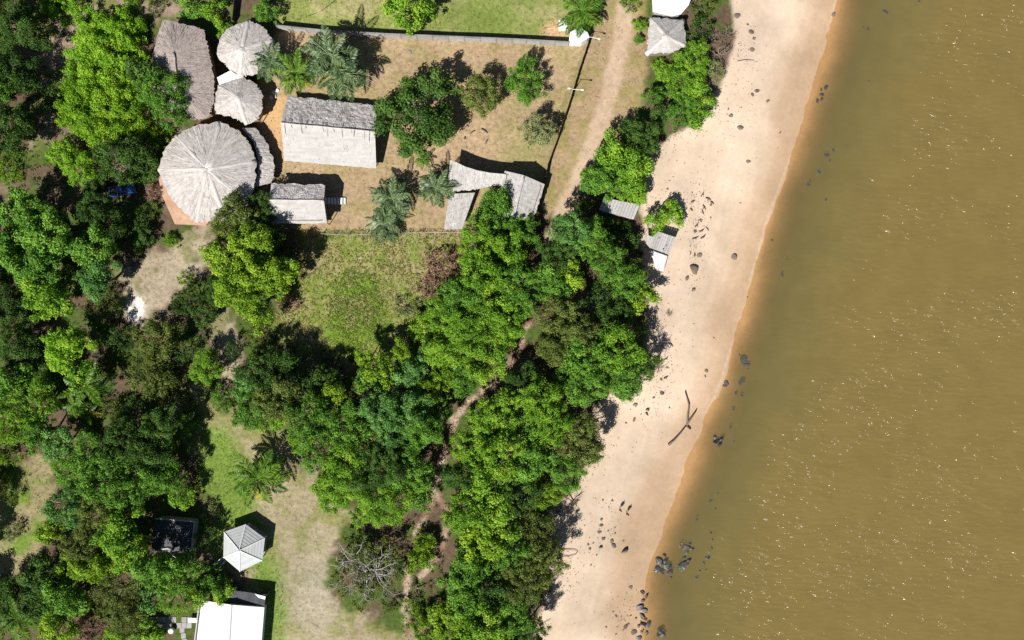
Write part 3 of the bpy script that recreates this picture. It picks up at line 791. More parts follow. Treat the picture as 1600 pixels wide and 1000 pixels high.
T = [
 # north-west thicket
 (18, 35, 52, 'dark', 'fine', 'nw'), (22, 118, 44, 'dark', 'tuft', 'nw'), (10, 200, 46, 'dark', 'fine', 'nw'), (-30, 130, 50, 'green', 'fine', 'nw'),
 (8, 55, 18, 'yellow', 'broad', 'nw'), (38, 190, 22, 'green', 'tuft', 'nw', 2.2, 1), (10, 262, 30, 'yellow', 'airy', 'nw', 2.0, 1),
 (75, 150, 26, 'dark', 'airy', 'nw', 2.5, 1), (62, 42, 26, 'olive', 'airy', 'nw', 1.6, 1), (85, 10, 26, 'lush', 'tuft', 'nw', 1.8, 1), (115, 8, 20, 'lush', 'tuft', 'nw', 1.8, 1),
 (170, 75, 46, 'lush', 'fine', 'nw', 2.6, 1), (165, 120, 46, 'lush', 'fine', 'nw', 2.6, 1), (205, 130, 34, 'lush', 'fine', 'nw', 2.4, 1), (115, 175, 34, 'lime', 'fine', 'nw', 2.4, 1), (180, 185, 40, 'lime', 'fine', 'nw', 2.6, 1), (150, 50, 40, 'lush', 'fine', 'nw', 2.6, 1), (195, 50, 38, 'lush', 'fine', 'nw', 2.4, 1), (140, 100, 42, 'lush', 'fine', 'nw', 3.0, 1), (195, 95, 40, 'lush', 'fine', 'nw', 2.8, 1),
 (135, 150, 40, 'lime', 'fine', 'nw', 2.8, 1), (180, 150, 44, 'lime', 'fine', 'nw', 2.9, 1), (150, 195, 42, 'lime', 'fine', 'nw', 3.0, 1), (205, 185, 36, 'lime', 'fine', 'nw', 2.6, 1),
 (215, 40, 22, 'bright', 'tuft', 'nw', 1.6, 1), (262, 152, 48, 'green', 'tuft', 'ln', 6.5), (225, 115, 26, 'dark', 'broad', 'ln', 6), (230, 215, 30, 'yellow', 'airy', 'nw', 2.2, 1),
 (255, 222, 26, 'bright', 'airy', 'nw', 2, 1), (335, 22, 20, 'bright', 'broad', 'nw', 1.6, 1), (350, 45, 14, 'bright', 'broad', 'nw', 1.4, 1), (298, 12, 20, 'green', 'broad', 'nw', 1.8, 1),
 (245, 8, 18, 'olive', 'airy', 'nw', 1.4, 1), (205, 8, 16, 'bright', 'tuft', 'nw', 1.3, 1), (100, 240, 26, 'lush', 'tuft', 'nw', 3, 1), (125, 262, 30, 'lush', 'tuft', 'nw', 3.2, 1),
 (190, 250, 44, 'dark', 'fine', 'pk', 6), (232, 262, 26, 'dark', 'fine', 'pk', 3), (150, 292, 22, 'dark', 'fine', 'pk', 2.4), (215, 345, 26, 'dark', 'airy', 'pk', 3), (148, 326, 30, 'dark', 'fine', 'pk', 6.5),
 (172, 350, 28, 'dark', 'tuft', 'pk', 5), (225, 372, 22, 'dark', 'fine', 'pk', 2.5), (268, 378, 13, 'bright', 'tuft', 'cl', 1.3, 1), (240, 300, 16, 'dry', 'airy', 'pk', 1.2, 1),
 # west wood
 (40, 335, 42, 'green', 'broad', 'we'), (75, 365, 44, 'green', 'broad', 'we', 8.5), (20, 390, 46, 'green', 'broad', 'we'), (60, 420, 40, 'green', 'broad', 'we', 8), (72, 462, 42, 'bright', 'broad', 'we'),
 (105, 440, 26, 'olive', 'fine', 'we'), (148, 385, 40, 'green', 'broad', 'we', 7.5), (152, 432, 34, 'blue', 'broad', 'we', 7), (165, 478, 30, 'olive', 'airy', 'we', 3), (-20, 440, 50, 'dark', 'fine', 'we'),
 (22, 500, 34, 'dark', 'fine', 'we', 5), (105, 540, 38, 'lush', 'broad', 'we', 8), (125, 580, 26, 'bright', 'broad', 'we', 6.5), (30, 545, 38, 'dark', 'fine', 'we', 6), (15, 600, 40, 'green', 'broad', 'we'),
 (55, 620, 42, 'bright', 'tuft', 'we', 7), (25, 660, 36, 'bright', 'tuft', 'we', 7), (60, 675, 30, 'green', 'broad', 'we', 6), (90, 690, 32, 'blue', 'broad', 'we', 5.5), (8, 708, 26, 'yellow', 'airy', 'we', 3),
 (185, 530, 34, 'dark', 'airy', 'we', 1.6, 1), (165, 585, 26, 'dark', 'airy', 'we', 2.4, 1), (85, 580, 26, 'dark', 'fine', 'we', 4),
 # around the bare clearing
 (250, 530, 40, 'olive', 'fine', 'cl', 5), (235, 585, 40, 'olive', 'tuft', 'cl', 4.5), (265, 612, 32, 'olive', 'airy', 'cl', 3), (322, 575, 30, 'bright', 'fine', 'cl', 4.5), (290, 545, 26, 'dark', 'airy', 'cl', 3),
 (295, 470, 30, 'dark', 'airy', 'cl', 4), (320, 490, 24, 'dark', 'tuft', 'cl', 3.2), (285, 600, 22, 'olive', 'airy', 'cl', 2), (365, 545, 18, 'dark', 'airy', 'cl', 2.4), (290, 435, 16, 'yellow', 'airy', 'cl', 1.6, 1),
 (350, 620, 26, 'green', 'airy', 'cl', 2, 1), (300, 640, 18, 'olive', 'airy', 'cl', 1.2, 1),
 # south of the great round house
 (370, 345, 44, 'olive', 'tuft', 'gs', 7), (410, 330, 30, 'dark', 'tuft', 'gs', 5.5), (355, 395, 40, 'yellow', 'broad', 'gs', 7.5), (400, 385, 40, 'yellow', 'broad', 'gs', 8), (375, 440, 44, 'yellow', 'broad', 'gs', 8),
 (425, 430, 40, 'yellow', 'broad', 'gs', 7), (400, 480, 36, 'yellow', 'broad', 'gs', 6.5), (345, 455, 28, 'dark', 'tuft', 'gs', 5), (448, 392, 20, 'dark', 'airy', 'gs', 1.6, 1), (425, 370, 24, 'dark', 'tuft', 'gs', 3.5),
 (450, 470, 22, 'dry', 'airy', 'gs', 1.4, 1), (400, 525, 20, 'olive', 'airy', 'mw', 2, 1),
 # between the meadow and the palm lawn
 (410, 580, 44, 'dark', 'tuft', 'mw', 5.5), (450, 590, 46, 'dark', 'tuft', 'mw', 5.5), (440, 625, 44, 'olive', 'tuft', 'mw', 7.5), (400, 635, 40, 'green', 'fine', 'mw', 5), (385, 600, 26, 'blue', 'fine', 'mw', 5),
 (480, 650, 40, 'green', 'tuft', 'mw', 7), (425, 652, 26, 'bright', 'fine', 'mw', 3.2), (472, 685, 28, 'bright', 'fine', 'mw', 4), (500, 600, 34, 'dark', 'tuft', 'mw', 5.5), (525, 612, 20, 'yellow', 'broad', 'mw', 5.5),
 (500, 700, 42, 'green', 'tuft', 'ms', 6.5), (545, 665, 44, 'green', 'tuft', 'ms', 8), (540, 740, 52, 'bright', 'fine', 'ms', 7), (590, 730, 48, 'dark', 'tuft', 'ms', 8), (520, 770, 34, 'bright', 'fine', 'ms', 5),
 (600, 780, 48, 'bright', 'fine', 'ms', 6.5), (640, 735, 42, 'green', 'tuft', 'ms', 7.5), (655, 780, 26, 'green', 'fine', 'ms', 5), (570, 800, 24, 'bright', 'fine', 'ms', 4),
 (590, 578, 26, 'yellow', 'broad', 'ms', 8), (572, 560, 16, 'yellow', 'broad', 'ms', 6), (570, 595, 20, 'green', 'broad', 'ms', 6.5), (625, 548, 18, 'yellow', 'fine', 'ms', 6.5), (640, 585, 32, 'blue', 'broad', 'ms', 7), (600, 640, 42, 'blue', 'fine', 'ms', 9),
 (640, 640, 40, 'blue', 'fine', 'ms', 9), (610, 672, 32, 'blue', 'fine', 'ms', 8), (660, 670, 34, 'green', 'fine', 'ms', 7.5), (665, 618, 30, 'yellow', 'fine', 'ms', 7), (690, 590, 26, 'yellow', 'tuft', 'ms', 5), (690, 640, 24, 'green', 'tuft', 'ms', 5), (570, 690, 26, 'olive', 'fine', 'ms', 7),
 (560, 640, 22, 'dark', 'tuft', 'ms', 6), (620, 705, 26, 'dark', 'tuft', 'ms', 6),
 # east of the meadow
 (775, 338, 44, 'green', 'fine', 'me', 4.6), (828, 345, 22, 'dark', 'airy', 'me', 3.6), (812, 368, 34, 'green', 'fine', 'me', 4.2), (745, 375, 36, 'bright', 'fine', 'me', 7.5), (785, 400, 46, 'bright', 'fine', 'me', 6.5), (750, 425, 42, 'bright', 'fine', 'me', 8), (805, 440, 36, 'green', 'tuft', 'me', 7),
 (720, 465, 40, 'green', 'fine', 'me', 7), (775, 470, 44, 'bright', 'fine', 'me', 7.5), (690, 490, 34, 'bright', 'fine', 'me', 5.5), (735, 515, 48, 'bright', 'fine', 'me', 7.5), (790, 510, 36, 'bright', 'fine', 'me', 6.5), (760, 560, 44, 'bright', 'fine', 'me', 7), (700, 545, 40, 'bright', 'fine', 'me', 7),
 (720, 585, 34, 'green', 'fine', 'me', 6), (660, 515, 24, 'bright', 'fine', 'me', 4), (635, 480, 22, 'pale', 'airy', 'me', 1.5, 1), (690, 420, 34, 'dry', 'airy', 'me', 2.0, 1), (675, 445, 26, 'dry', 'airy', 'me', 1.6, 1), (715, 400, 18, 'dry', 'airy', 'me', 1.4, 1), (820, 480, 22, 'green', 'tuft', 'me', 5),
 # footpath to plank shack
 (890, 360, 36, 'blue', 'fine', 'pe', 8.5), (925, 375, 36, 'green', 'fine', 'pe', 6.5), (950, 410, 36, 'green', 'fine', 'pe', 7), (870, 400, 34, 'dark', 'tuft', 'pe', 7), (860, 440, 34, 'green', 'broad', 'pe', 7), (890, 430, 26, 'yellow', 'broad', 'pe', 6.5), (975, 440, 32, 'green', 'fine', 'pe', 6.2),
 (998, 465, 26, 'yellow', 'broad', 'pe', 5.2), (945, 470, 40, 'dark', 'airy', 'pe', 6), (948, 358, 20, 'dark', 'tuft', 'pe', 2.4), (975, 378, 26, 'dark', 'tuft', 'pe', 3.0), (988, 420, 22, 'olive', 'tuft', 'pe', 4), (875, 500, 44, 'olive', 'fine', 'pe', 8), (905, 520, 34, 'olive', 'fine', 'pe', 7), (870, 545, 34, 'olive', 'fine', 'pe', 6.5),
 (920, 560, 46, 'green', 'tuft', 'be', 8), (965, 545, 44, 'bright', 'tuft', 'be', 8), (975, 590, 36, 'green', 'fine', 'be', 6), (1005, 570, 30, 'dark', 'tuft', 'be', 5), (960, 500, 34, 'dark', 'tuft', 'be', 6.5), (915, 600, 40, 'green', 'tuft', 'be', 7), (995, 520, 26, 'dark', 'airy', 'be', 4), (890, 590, 30, 'green', 'tuft', 'pe', 6),
 # southern grove
 (820, 600, 36, 'dark', 'tuft', 'ps', 6), (845, 625, 40, 'bright', 'tuft', 'ps', 8), (790, 640, 40, 'bright', 'tuft', 'ps', 8), (760, 655, 32, 'bright', 'broad', 'ps', 7), (820, 665, 42, 'green', 'tuft', 'ps', 8), (865, 660, 36, 'bright', 'tuft', 'ps', 7.5), (740, 700, 40, 'bright', 'tuft', 'ps', 7.5), (785, 710, 44, 'bright', 'tuft', 'ps', 8.5), (725, 745, 34, 'dark', 'fine', 'ps', 6),
 (830, 720, 40, 'green', 'broad', 'ps', 8), (905, 690, 46, 'olive', 'tuft', 'sb', 8), (885, 740, 34, 'green', 'fine', 'sb', 6), (760, 760, 42, 'bright', 'broad', 'ps', 8), (810, 770, 40, 'dark', 'tuft', 'ps', 7.5), (850, 770, 30, 'yellow', 'tuft', 'sb', 5), (730, 800, 38, 'bright', 'fine', 'ps', 7), (785, 810, 40, 'bright', 'broad', 'ps', 8), (755, 850, 44, 'yellow', 'broad', 'ps', 8),
 (800, 860, 36, 'green', 'tuft', 'ps', 8), (835, 830, 40, 'olive', 'airy', 'sb', 7), (850, 875, 40, 'olive', 'tuft', 'sb', 7), (820, 910, 40, 'olive', 'tuft', 'sb', 7.5), (730, 890, 40, 'green', 'broad', 'ps', 7.5), (770, 920, 36, 'dark', 'broad', 'ps', 7), (725, 935, 36, 'green', 'broad', 'ps', 7), (700, 965, 36, 'yellow', 'broad', 'ps', 6), (755, 975, 40, 'bright', 'broad', 'ps', 7.5), (800, 965, 38, 'green', 'tuft', 'ps', 7),
 (830, 985, 30, 'dark', 'tuft', 'sb', 6), (670, 985, 30, 'yellow', 'fine', 'ps', 4), (720, 1010, 36, 'bright', 'broad', 'ps', 6), (780, 1020, 40, 'green', 'broad', 'ps', 7), (660, 870, 26, 'yellow', 'fine', 'cg', 2.6, 1), (665, 845, 18, 'yellow', 'fine', 'cg', 2.2, 1), (645, 960, 24, 'yellow', 'airy', 'cg', 2, 1), (610, 945, 18, 'olive', 'airy', 'cg', 1.6, 1),
 # wood west of the palm lawn and the shed
 (150, 710, 44, 'green', 'tuft', 'ww', 8), (195, 690, 40, 'dark', 'tuft', 'ww', 8.5), (235, 705, 40, 'dark', 'fine', 'ww', 8), (120, 740, 36, 'green', 'tuft', 'ww', 7), (170, 755, 44, 'green', 'tuft', 'ww', 8.5), (220, 750, 40, 'green', 'tuft', 'ww', 7.5), (260, 745, 34, 'green', 'fine', 'ww', 6), (285, 770, 26, 'bright', 'fine', 'ww', 3.5), (110, 790, 40, 'blue', 'tuft', 'sw', 7.5), (150, 800, 36, 'olive', 'tuft', 'sw', 7),
 (200, 780, 24, 'dry', 'airy', 'sw', 5), (185, 830, 42, 'bright', 'broad', 'sw', 8), (205, 860, 36, 'bright', 'broad', 'sw', 7.5), (130, 850, 36, 'olive', 'tuft', 'sw', 7), (120, 885, 32, 'yellow', 'broad', 'sw', 6), (155, 885, 34, 'yellow', 'broad', 'sw', 6.5), (80, 830, 22, 'yellow', 'broad', 'sw', 5), (185, 925, 44, 'olive', 'airy', 'sw', 7), (200, 955, 34, 'olive', 'fine', 'sw', 6), (2, 765, 30, 'olive', 'airy', 'sw', 3), (70, 900, 38, 'dark', 'broad', 'sw', 6), (60, 935, 34, 'dark', 'broad', 'sw', 5.5),
 (100, 930, 40, 'green', 'broad', 'sw', 7), (95, 980, 34, 'yellow', 'broad', 'sw', 6), (20, 940, 40, 'dark', 'fine', 'sw', 5), (140, 985, 34, 'dry', 'airy', 'sw', 1.4, 1), (185, 995, 30, 'bright', 'broad', 'sw', 5), (235, 985, 22, 'bright', 'broad', 'sh', 2.2, 1), (20, 830, 20, 'pale', 'airy', 'sw', 1.4, 1), (240, 890, 36, 'green', 'broad', 'sh', 8.5), (285, 892, 36, 'green', 'tuft', 'sh', 6), (270, 930, 38, 'bright', 'airy', 'sh', 6), (235, 930, 26, 'blue', 'broad', 'sh', 5),
 (335, 908, 28, 'green', 'broad', 'sh', 2.8), (350, 925, 22, 'bright', 'broad', 'sh', 2.6), (320, 840, 24, 'dark', 'airy', 'sh', 3.4), (330, 800, 20, 'pale', 'airy', 'sh', 1.2, 1), (310, 930, 20, 'bright', 'broad', 'sh', 4), (130, 660, 24, 'olive', 'airy', 'ww', 1.6, 1), (255, 660, 34, 'dark', 'fine', 'ww', 7), (215, 650, 34, 'dark', 'airy', 'ww', 5), (180, 640, 26, 'olive', 'airy', 'ww', 2, 1),
 # yard and lawn
 (752, 150, 36, 'olive', 'fine', 'yd', 4.6), (822, 132, 34, 'green', 'tuft', 'yd', 4.6), (822, 100, 16, 'green', 'tuft', 'yd', 4.2), (840, 206, 30, 'pale', 'tuft', 'yd', 4.2), (640, 12, 44, 'bright', 'broad', 'tl', 5.5), (415, 20, 20, 'green', 'fine', 'tl', 3.2),
 # beach edge, north
 (970, 255, 44, 'bright', 'broad', 'vt', 5.0), (940, 280, 30, 'green', 'broad', 'vt', 4.2), (985, 288, 32, 'bright', 'broad', 'vt', 4.6), (1005, 215, 32, 'dark', 'tuft', 'vt', 4.6), (985, 205, 22, 'dark', 'tuft', 'vt', 4), (1045, 335, 22, 'bright', 'broad', 'vt', 2.8), (1022, 345, 18, 'bright', 'broad', 'vt', 2.8), (912, 322, 20, 'dark', 'airy', 'vt', 2.2, 1), (925, 290, 18, 'green', 'broad', 'vt', 3), (972, 356, 16, 'dark', 'tuft', 'pe', 2),
 (1085, 90, 30, 'bright', 'tuft', 'tb', 4), (1070, 125, 36, 'bright', 'fine', 'tb', 3.6), (1090, 150, 32, 'bright', 'broad', 'tb', 4), (1065, 175, 30, 'green', 'tuft', 'tb', 4.2), (1085, 185, 22, 'bright', 'broad', 'tb', 3.6), (1025, 150, 18, 'green', 'tuft', 'tb', 2.6), (1030, 180, 20, 'dark', 'tuft', 'tb', 3), (1095, 45, 26, 'dark', 'airy', 'tb', 3), (1115, 110, 20, 'pale', 'airy', 'tb', 2, 1), (1000, 40, 12, 'bright', 'tuft', 'tb', 1.6, 1), (998, 62, 9, 'green', 'tuft', 'tb', 1.3, 1),
 (1035, 110, 18, 'bright', 'fine', 'tb', 1.6, 1), (1100, 12, 22, 'olive', 'airy', 'tb', 2.2), (985, 8, 18, 'yellow', 'airy', 'tb', 1.6, 1), (970, 612, 14, 'green', 'tuft', 'be', 1.6, 1),
]
# woodland that goes on past the frame, so that a side step still sees trees
for k in range(34):
    a = random.random()
    if k < 14: T.append((random.uniform(-150, -50), k * 75 + random.uniform(-20, 20) - 20, random.uniform(38, 55), random.choice(['green', 'dark', 'bright', 'olive']), random.choice(['fine', 'tuft', 'broad']), 'we' if k < 8 else 'sw', random.uniform(6, 9)))
    elif k < 24: T.append((random.uniform(-60, 330), -70 - random.uniform(0, 60), random.uniform(34, 50), random.choice(['green', 'dark', 'bright']), random.choice(['fine', 'tuft', 'broad']), 'nw', random.uniform(5, 8)))
    elif k < 34: T.append((random.choice([random.uniform(-60, 260), random.uniform(680, 800)]), 1070 + random.uniform(0, 60), random.uniform(34, 48), random.choice(['green', 'dark', 'bright', 'olive']), random.choice(['fine', 'tuft', 'broad']), 'sw' if k % 2 else 'ps', random.uniform(5, 8)))
LANDMARKS = {
 'blue car': (191, 297), 'great round house': (323, 264), 'long thatched house': (290, 110), 'upper octagonal hut': (380, 76), 'thatched barn': (515, 205),
 'stilted thatched hut': (465, 318), 'curved thatched house': (740, 275), 'ridged thatched hut': (812, 300), 'small plank hut': (968, 326), 'plank beach shack': (1030, 385),
 'pale beach shelter': (1042, 56), 'hexagonal gazebo': (380, 855), 'dark shed': (270, 838), 'white metal-roofed house': (360, 985), 'coconut palm': (400, 748),
 'two walkers': (973, 798), 'half-bare grey tree': (572, 892), 'forked driftwood': (1066, 660), 'white ground patch': (213, 480), 'meadow': (560, 450),
 'low bluish palm': (598, 350), 'white kiosk': (905, 55), 'looped bare branch': (888, 862), 'dark yard tree': (652, 178), 'pale curved dead limb': (848, 982), 'short dark fence': (370, 5), 'light green woodland palm': (132, 605)}
RANKW = ['', 'second ', 'third ', 'fourth ', 'fifth ', 'sixth ', 'seventh ', 'eighth ', 'ninth ', 'tenth ']
def describe():
    """one label per tree: its look, then its rank by distance from something one can find"""
    cls = {}
    for i, t in enumerate(T):
        R = t[2] * S
        size = 'large' if R > 5.2 else 'mid' if R > 3.1 else 'small'
        cls.setdefault((size, t[3], t[4], len(t) > 7), []).append(i)
    lab = {}
    for (size, kind, habit, sh), ids in cls.items():
        rk = {k: sorted(ids, key=lambda i: (T[i][0] - p[0]) ** 2 + (T[i][1] - p[1]) ** 2) for k, p in LANDMARKS.items()}
        for i in ids:
            best = min(((rk[k].index(i), math.hypot(T[i][0] - p[0], T[i][1] - p[1]), k) for k, p in LANDMARKS.items()))
            lab[i] = '%s %s %s %s %snearest the %s' % (SIZEW[size], COLW[kind], HABW[habit], 'shrub' if sh else 'tree', RANKW[min(best[0], 9)], best[2])
    return lab
LAB = describe()
for i, t in enumerate(T):
    px, py, r, kind, habit, w = t[:6]
    tree(px, py, r, kind, habit, W[w], t[6] if len(t) > 6 else None, LAB[i], shrub=len(t) > 7)

# the big dark yard tree and the grey half-bare tree show their limbs
rt = tree(652, 178, 68, 'dark', 'broad', W['yd'], 6.2, 'large round dark green tree with pale limbs showing, in dry yard', trunk_m='bark_pale', zs=.8)
b_ = add('branches', bare_branches(5, 2.0, 1.0, 7, .08, 2), rt, None, (.4, -.3, 5.1)); set_mat(b_, M['bark_pale'])
gt2 = None
gt = tree(572, 892, 64, 'olive', 'airy', W['cg'], 5.0, 'half-bare tree with grey branches on the strawy clearing', trunk_m='bark_pale', zs=.8)
b_ = add('branches', bare_branches(8, 4.2, 2.4, 9, .075, 3), gt, None, (0.9, .3, 2.6), (0, 0, 0), (1.75, 1.75, 1.0)); set_mat(b_, M['bark_pale'])
b_ = add('branches', bare_branches(19, 4.6, 2.0, 8, .06, 3), gt, None, (-1.4, -1.2, 2.9), (0, 0, 0), (1.5, 1.5, .9)); set_mat(b_, M['bark_pale'])

# bare twig shrubs
_bs = [bare_branches(40 + k, 1.0, .8, 9, .04, 2) for k in range(3)]
BS = [(1047, 490, 9, 'small dry sprig on open sand north of the grey branch tangle'), (866, 895, 16, 'dark grey brush at the sand beside the looped bare branch'), (860, 925, 14, 'dark grey brush between looped branch and pale forked branch'), (1030, 520, 14, 'twiggy grey brush beside the grey tangle of dry branches'), (862, 850, 14, 'grey brush under the trees by the thin bare branch'),
      (1035, 540, 20, 'grey tangle of dry branches at the beach edge south of plank shack'), (1030, 575, 14, 'smaller grey dry branch tangle on the sand under beach edge trees'),
      (1125, 85, 26, 'grey-brown leafless brush beside the sand, east of thatched shelter'), (1135, 55, 20, 'grey-brown leafless brush beside the sand, east of thatched shelter'),
      (1112, 62, 20, 'grey-brown leafless brush beside the sand, east of thatched shelter'), (895, 785, 20, 'grey leafless bush on sand beside the two walkers'), (872, 800, 16, 'low grey dead brush behind the leafless bush near two walkers'),
      (872, 742, 18, 'whitish dry twig crown amid green beach edge trees'), (650, 920, 20, 'dry purple-grey brush beside the half-bare tree'), (1075, 12, 14, 'dry brown brush beside the white slab roof')]
for i, (px, py, r, lab) in enumerate(BS):
    R = r * S
    hh = 4.5 if 'crown' in lab else .6
    x, y = gp(px, py, hh); z = float(ground_z(x, y))
    o = add('dry_brush', _bs[i % 3], None, None, (x, y, z - .05 if hh < 1 else z + 4.0), (0, 0, i * 1.3), (R, R, R * .7))
    set_mat(o, M['bark_pale'] if 'whitish' in lab or 'tangle of dry' in lab else M['twig'])
    if hh > 1:
        mb = MB(); mb.tube([(0, 0, -4.2 / (R * .7)), (0, 0, .3)], .09, 6); s_ = mb.build('stem', M['bark_pale'], o)
    tag(o, lab, 'brush', 'leafless brush at the beach edge' if 'brush beside the sand' in lab else None)

# ------------------------------------------------------------------ palms
def frond_mesh(name, L, wid, droop, nl, seed, a0=.5):
    r = np.random.default_rng(seed); mb = MB()
    P = []
    for i in range(9):
        t = i / 8
        P.append(Vector((L * (t - .12 * droop * t * t), 0, L * (.30 * t - droop * t * t))))
    mb.tube(P, [.05, .045, .04, .034, .028, .022, .016, .01, .006], 4, .8)
    for i in range(nl):
        t = .1 + .9 * i / (nl - 1)
        k = min(int(t * 8), 7); f = t * 8 - k
        p = P[k].lerp(P[k + 1], f)
        ll = wid * (math.sin(math.pi * min(1, t * .9 + .12)) ** .7 + .12)
        for s in (-1, 1):
            tip = p + Vector((ll * .55, s * ll * r.uniform(.8, 1.05), -ll * r.uniform(.15, .5)))
            w = Vector((.085 * L / 3, 0, 0.01))
            mb.face([p - w, p.lerp(tip, .55) - w * .8 + Vector((0, 0, .06)), tip, p.lerp(tip, .5) + w * .9], float(np.clip(r.normal(a0, .26), 0, 1)))
    return mb.mesh(name)
FR = [frond_mesh('frond', 3.0, .62, .62, 22, 1, .35), frond_mesh('frond', 3.0, .58, .42, 22, 2, .5), frond_mesh('frond', 3.0, .5, .18, 20, 3, .65)]

def palm(px, py, rpx, h, kind, nf, label, yellow=0, upright=0.0, arms=None):
    L = rpx * S
    x, y = gp(px, py, h); z = float(ground_z(x, y))
    root = empty('palm_tree', (x, y, z), random.uniform(0, 6.28))
    tag(root, label, 'palm tree')
    mb = MB(); pts = [Vector((.25 * math.sin(t * 2) - .0, .1 * t, t * h)) for t in (0, .25, .5, .75, 1)]
    pts[0].z = -.15
    mb.tube(pts, [.22, .17, .15, .14, .12], 8)
    mb.build('trunk', M['bark'], root, True)
    top = pts[-1]
    for k in range(nf):
        t = 2.399 * k + random.uniform(-.25, .25)
        lay = k / nf
        tilt = -math.radians(55) * (1 - lay) ** 1.0 * (0 if k < nf * .5 else 1) * (-1)
        tilt = math.radians(8 - 60 * max(0, lay - .45) * (1 + upright))
        f = add('frond', FR[0 if lay < .35 else 1 if lay < .75 else 2], root, None, top, (0, tilt, t), (L / 3 * random.uniform(.85, 1.1), L / 3 * random.uniform(.9, 1.15), L / 3))
        set_mat(f, LM['palm_yellow' if k < yellow else kind])
        if k < yellow: f['label'] = 'yellowed frond'
    return root

palm(400, 748, 50, 4.2, 'palm_green', 18, 'coconut palm with yellowing fronds on the lawn north of hexagonal gazebo', 3)
palm(908, 16, 42, 3.2, 'palm_green', 16, 'bright yellow-green palm beside the white hip-roofed kiosk', 1)
palm(460, 112, 36, 4.5, 'palm_green', 18, 'bright green palm with a long yellow frond over the gabled thatched barn', 2, .6)
palm(422, 100, 34, 4.2, 'palm_blue', 20, 'grey-green palm leaning over the upper octagonal thatched hut')
palm(512, 84, 44, 6.4, 'palm_blue', 24, 'taller grey-green palm against the lawn wall, north of the gabled barn', 1)
palm(534, 112, 44, 5.4, 'palm_blue', 24, 'shorter grey-green palm beside the taller one, north of gabled barn', 1)
palm(612, 312, 38, 3.6, 'palm_blue', 20, 'grey-green palm in the dry yard east of stilted thatched hut, largest there')
palm(680, 296, 34, 3.4, 'palm_blue', 20, 'grey-green palm beside the west edge of the curved thatched house', 1)
palm(598, 350, 32, 2.6, 'palm_blue', 20, 'low bluish palm on the wire fence at the meadow edge')
palm(660, 252, 16, 1.4, 'palm_green', 11, 'small green young palm south of the dark yard tree')
palm(132, 605, 40, 5.0, 'palm_green', 11, 'light green palm in the wood beside the bright broad-leaved tree', 1)
palm(112, 632, 26, 3.6, 'palm_green', 10, 'smaller light green palm south of the other woodland palm')
palm(25, 965, 42, 5.0, 'palm_green', 12, 'palm among dark broad-leaved trees west of the white metal house', 1)
palm(135, 648, 22, 2.2, 'palm_green', 9, 'young yellowish palm by the brown gap in the wood', 3)
palm(285, 665, 26, 2.6, 'palm_green', 12, 'low dark palm in the tree shade at the edge of coconut palm lawn')

# ------------------------------------------------------------------ ground cover, grass, litter
def scatter_in(poly, n, r, e=0):
    P = np.array(poly, float); lo = P.min(0); hi = P.max(0)
    lo = np.maximum(lo, [-120, -60]); hi = np.minimum(hi, [1250, 1060])
    out = []
    while len(out) < n:
        x = r.uniform(lo[0], hi[0], n * 2); y = r.uniform(lo[1], hi[1], n * 2)
        k = poly_sd(x, y, P) > e
        out += list(zip(x[k], y[k]))
    return np.array(out[:n])

def tuft_mesh(name, pts_px, size, mat, r, blades=4, up=.7):
    x = (pts_px[:, 0] - 800) * S; y = (500 - pts_px[:, 1]) * S
    z = ground_z(x, y)
    n = len(x)
    base = np.repeat(np.stack([x, y, z], 1), blades, 0)
    base[:, :2] += r.normal(0, size * .35, (n * blades, 2)); base[:, 2] += r.uniform(.02, .2, n * blades) * size + .05
    nor = unit(r.normal(size=(n * blades, 3)) * .8 + np.array([0, 0, up]))
    v, f = leaf_quads(base, nor, size, .32, r)
    tone = np.repeat(np.clip(r.normal(.5, .2, n), 0, 1), blades)
    return np_mesh(name, v, f, np.clip(tone + r.normal(0, .1, n * blades), 0, 1), mat)
r_ = np.random.default_rng(99)
tag(add('grass_tufts', tuft_mesh('grass_tufts', scatter_in(MEADOW, 4200, r_, -6), .34, LM['grass'], r_, 4, 1.6)), 'dry straw-coloured and green grass tufts of the rough meadow', 'grass', kind='stuff')
tag(add('green_grass_tufts', tuft_mesh('green_grass_tufts', scatter_in(MGREEN, 1200, r_), .34, LM['grass_green'], r_, 4, 1.6)), 'fresh green grass patch in the rough meadow', 'grass', kind='stuff')
pts = np.concatenate([scatter_in(CGREEN, 1500, r_), scatter_in(LCLEAR, 500, r_)])
tag(add('lawn_tufts', tuft_mesh('lawn_tufts', pts, .22, LM['grass_green'], r_, 3, 1.2)), 'short green grass tufts around the hexagonal gazebo', 'grass', kind='stuff')
# undergrowth in the woods
fp = scatter_in([(-120, -60), (430, -60), (240, 30), (240, 230), (250, 330), (180, 420), (200, 520), (300, 480), (480, 540), (600, 560), (700, 380), (1000, 300), (1010, 560), (920, 640), (850, 800), (840, 1000), (840, 1060), (640, 1060), (600, 800), (450, 690), (300, 640), (240, 610), (280, 800), (240, 1000), (-120, 1060)], 5200, r_)
ok = (fd_ := line_d(fp[:, 0], fp[:, 1], FOOT)) > 10
fp = fp[ok & (poly_sd(fp[:, 0], fp[:, 1], YARD) < -6) & (poly_sd(fp[:, 0], fp[:, 1], VERGE) < -4) & (poly_sd(fp[:, 0], fp[:, 1], BARE) < 0) & (poly_sd(fp[:, 0], fp[:, 1], LCLEAR) < 0)]
nzf = fbm(fp[:, 0] * S, fp[:, 1] * S, .2, 3)
me = tuft_mesh('undergrowth', fp[nzf > .42], .5, LM['dark'], r_, 7, .8)
tag(add('undergrowth', me), 'low leafy undergrowth on the woodland floor', 'undergrowth', kind='stuff')
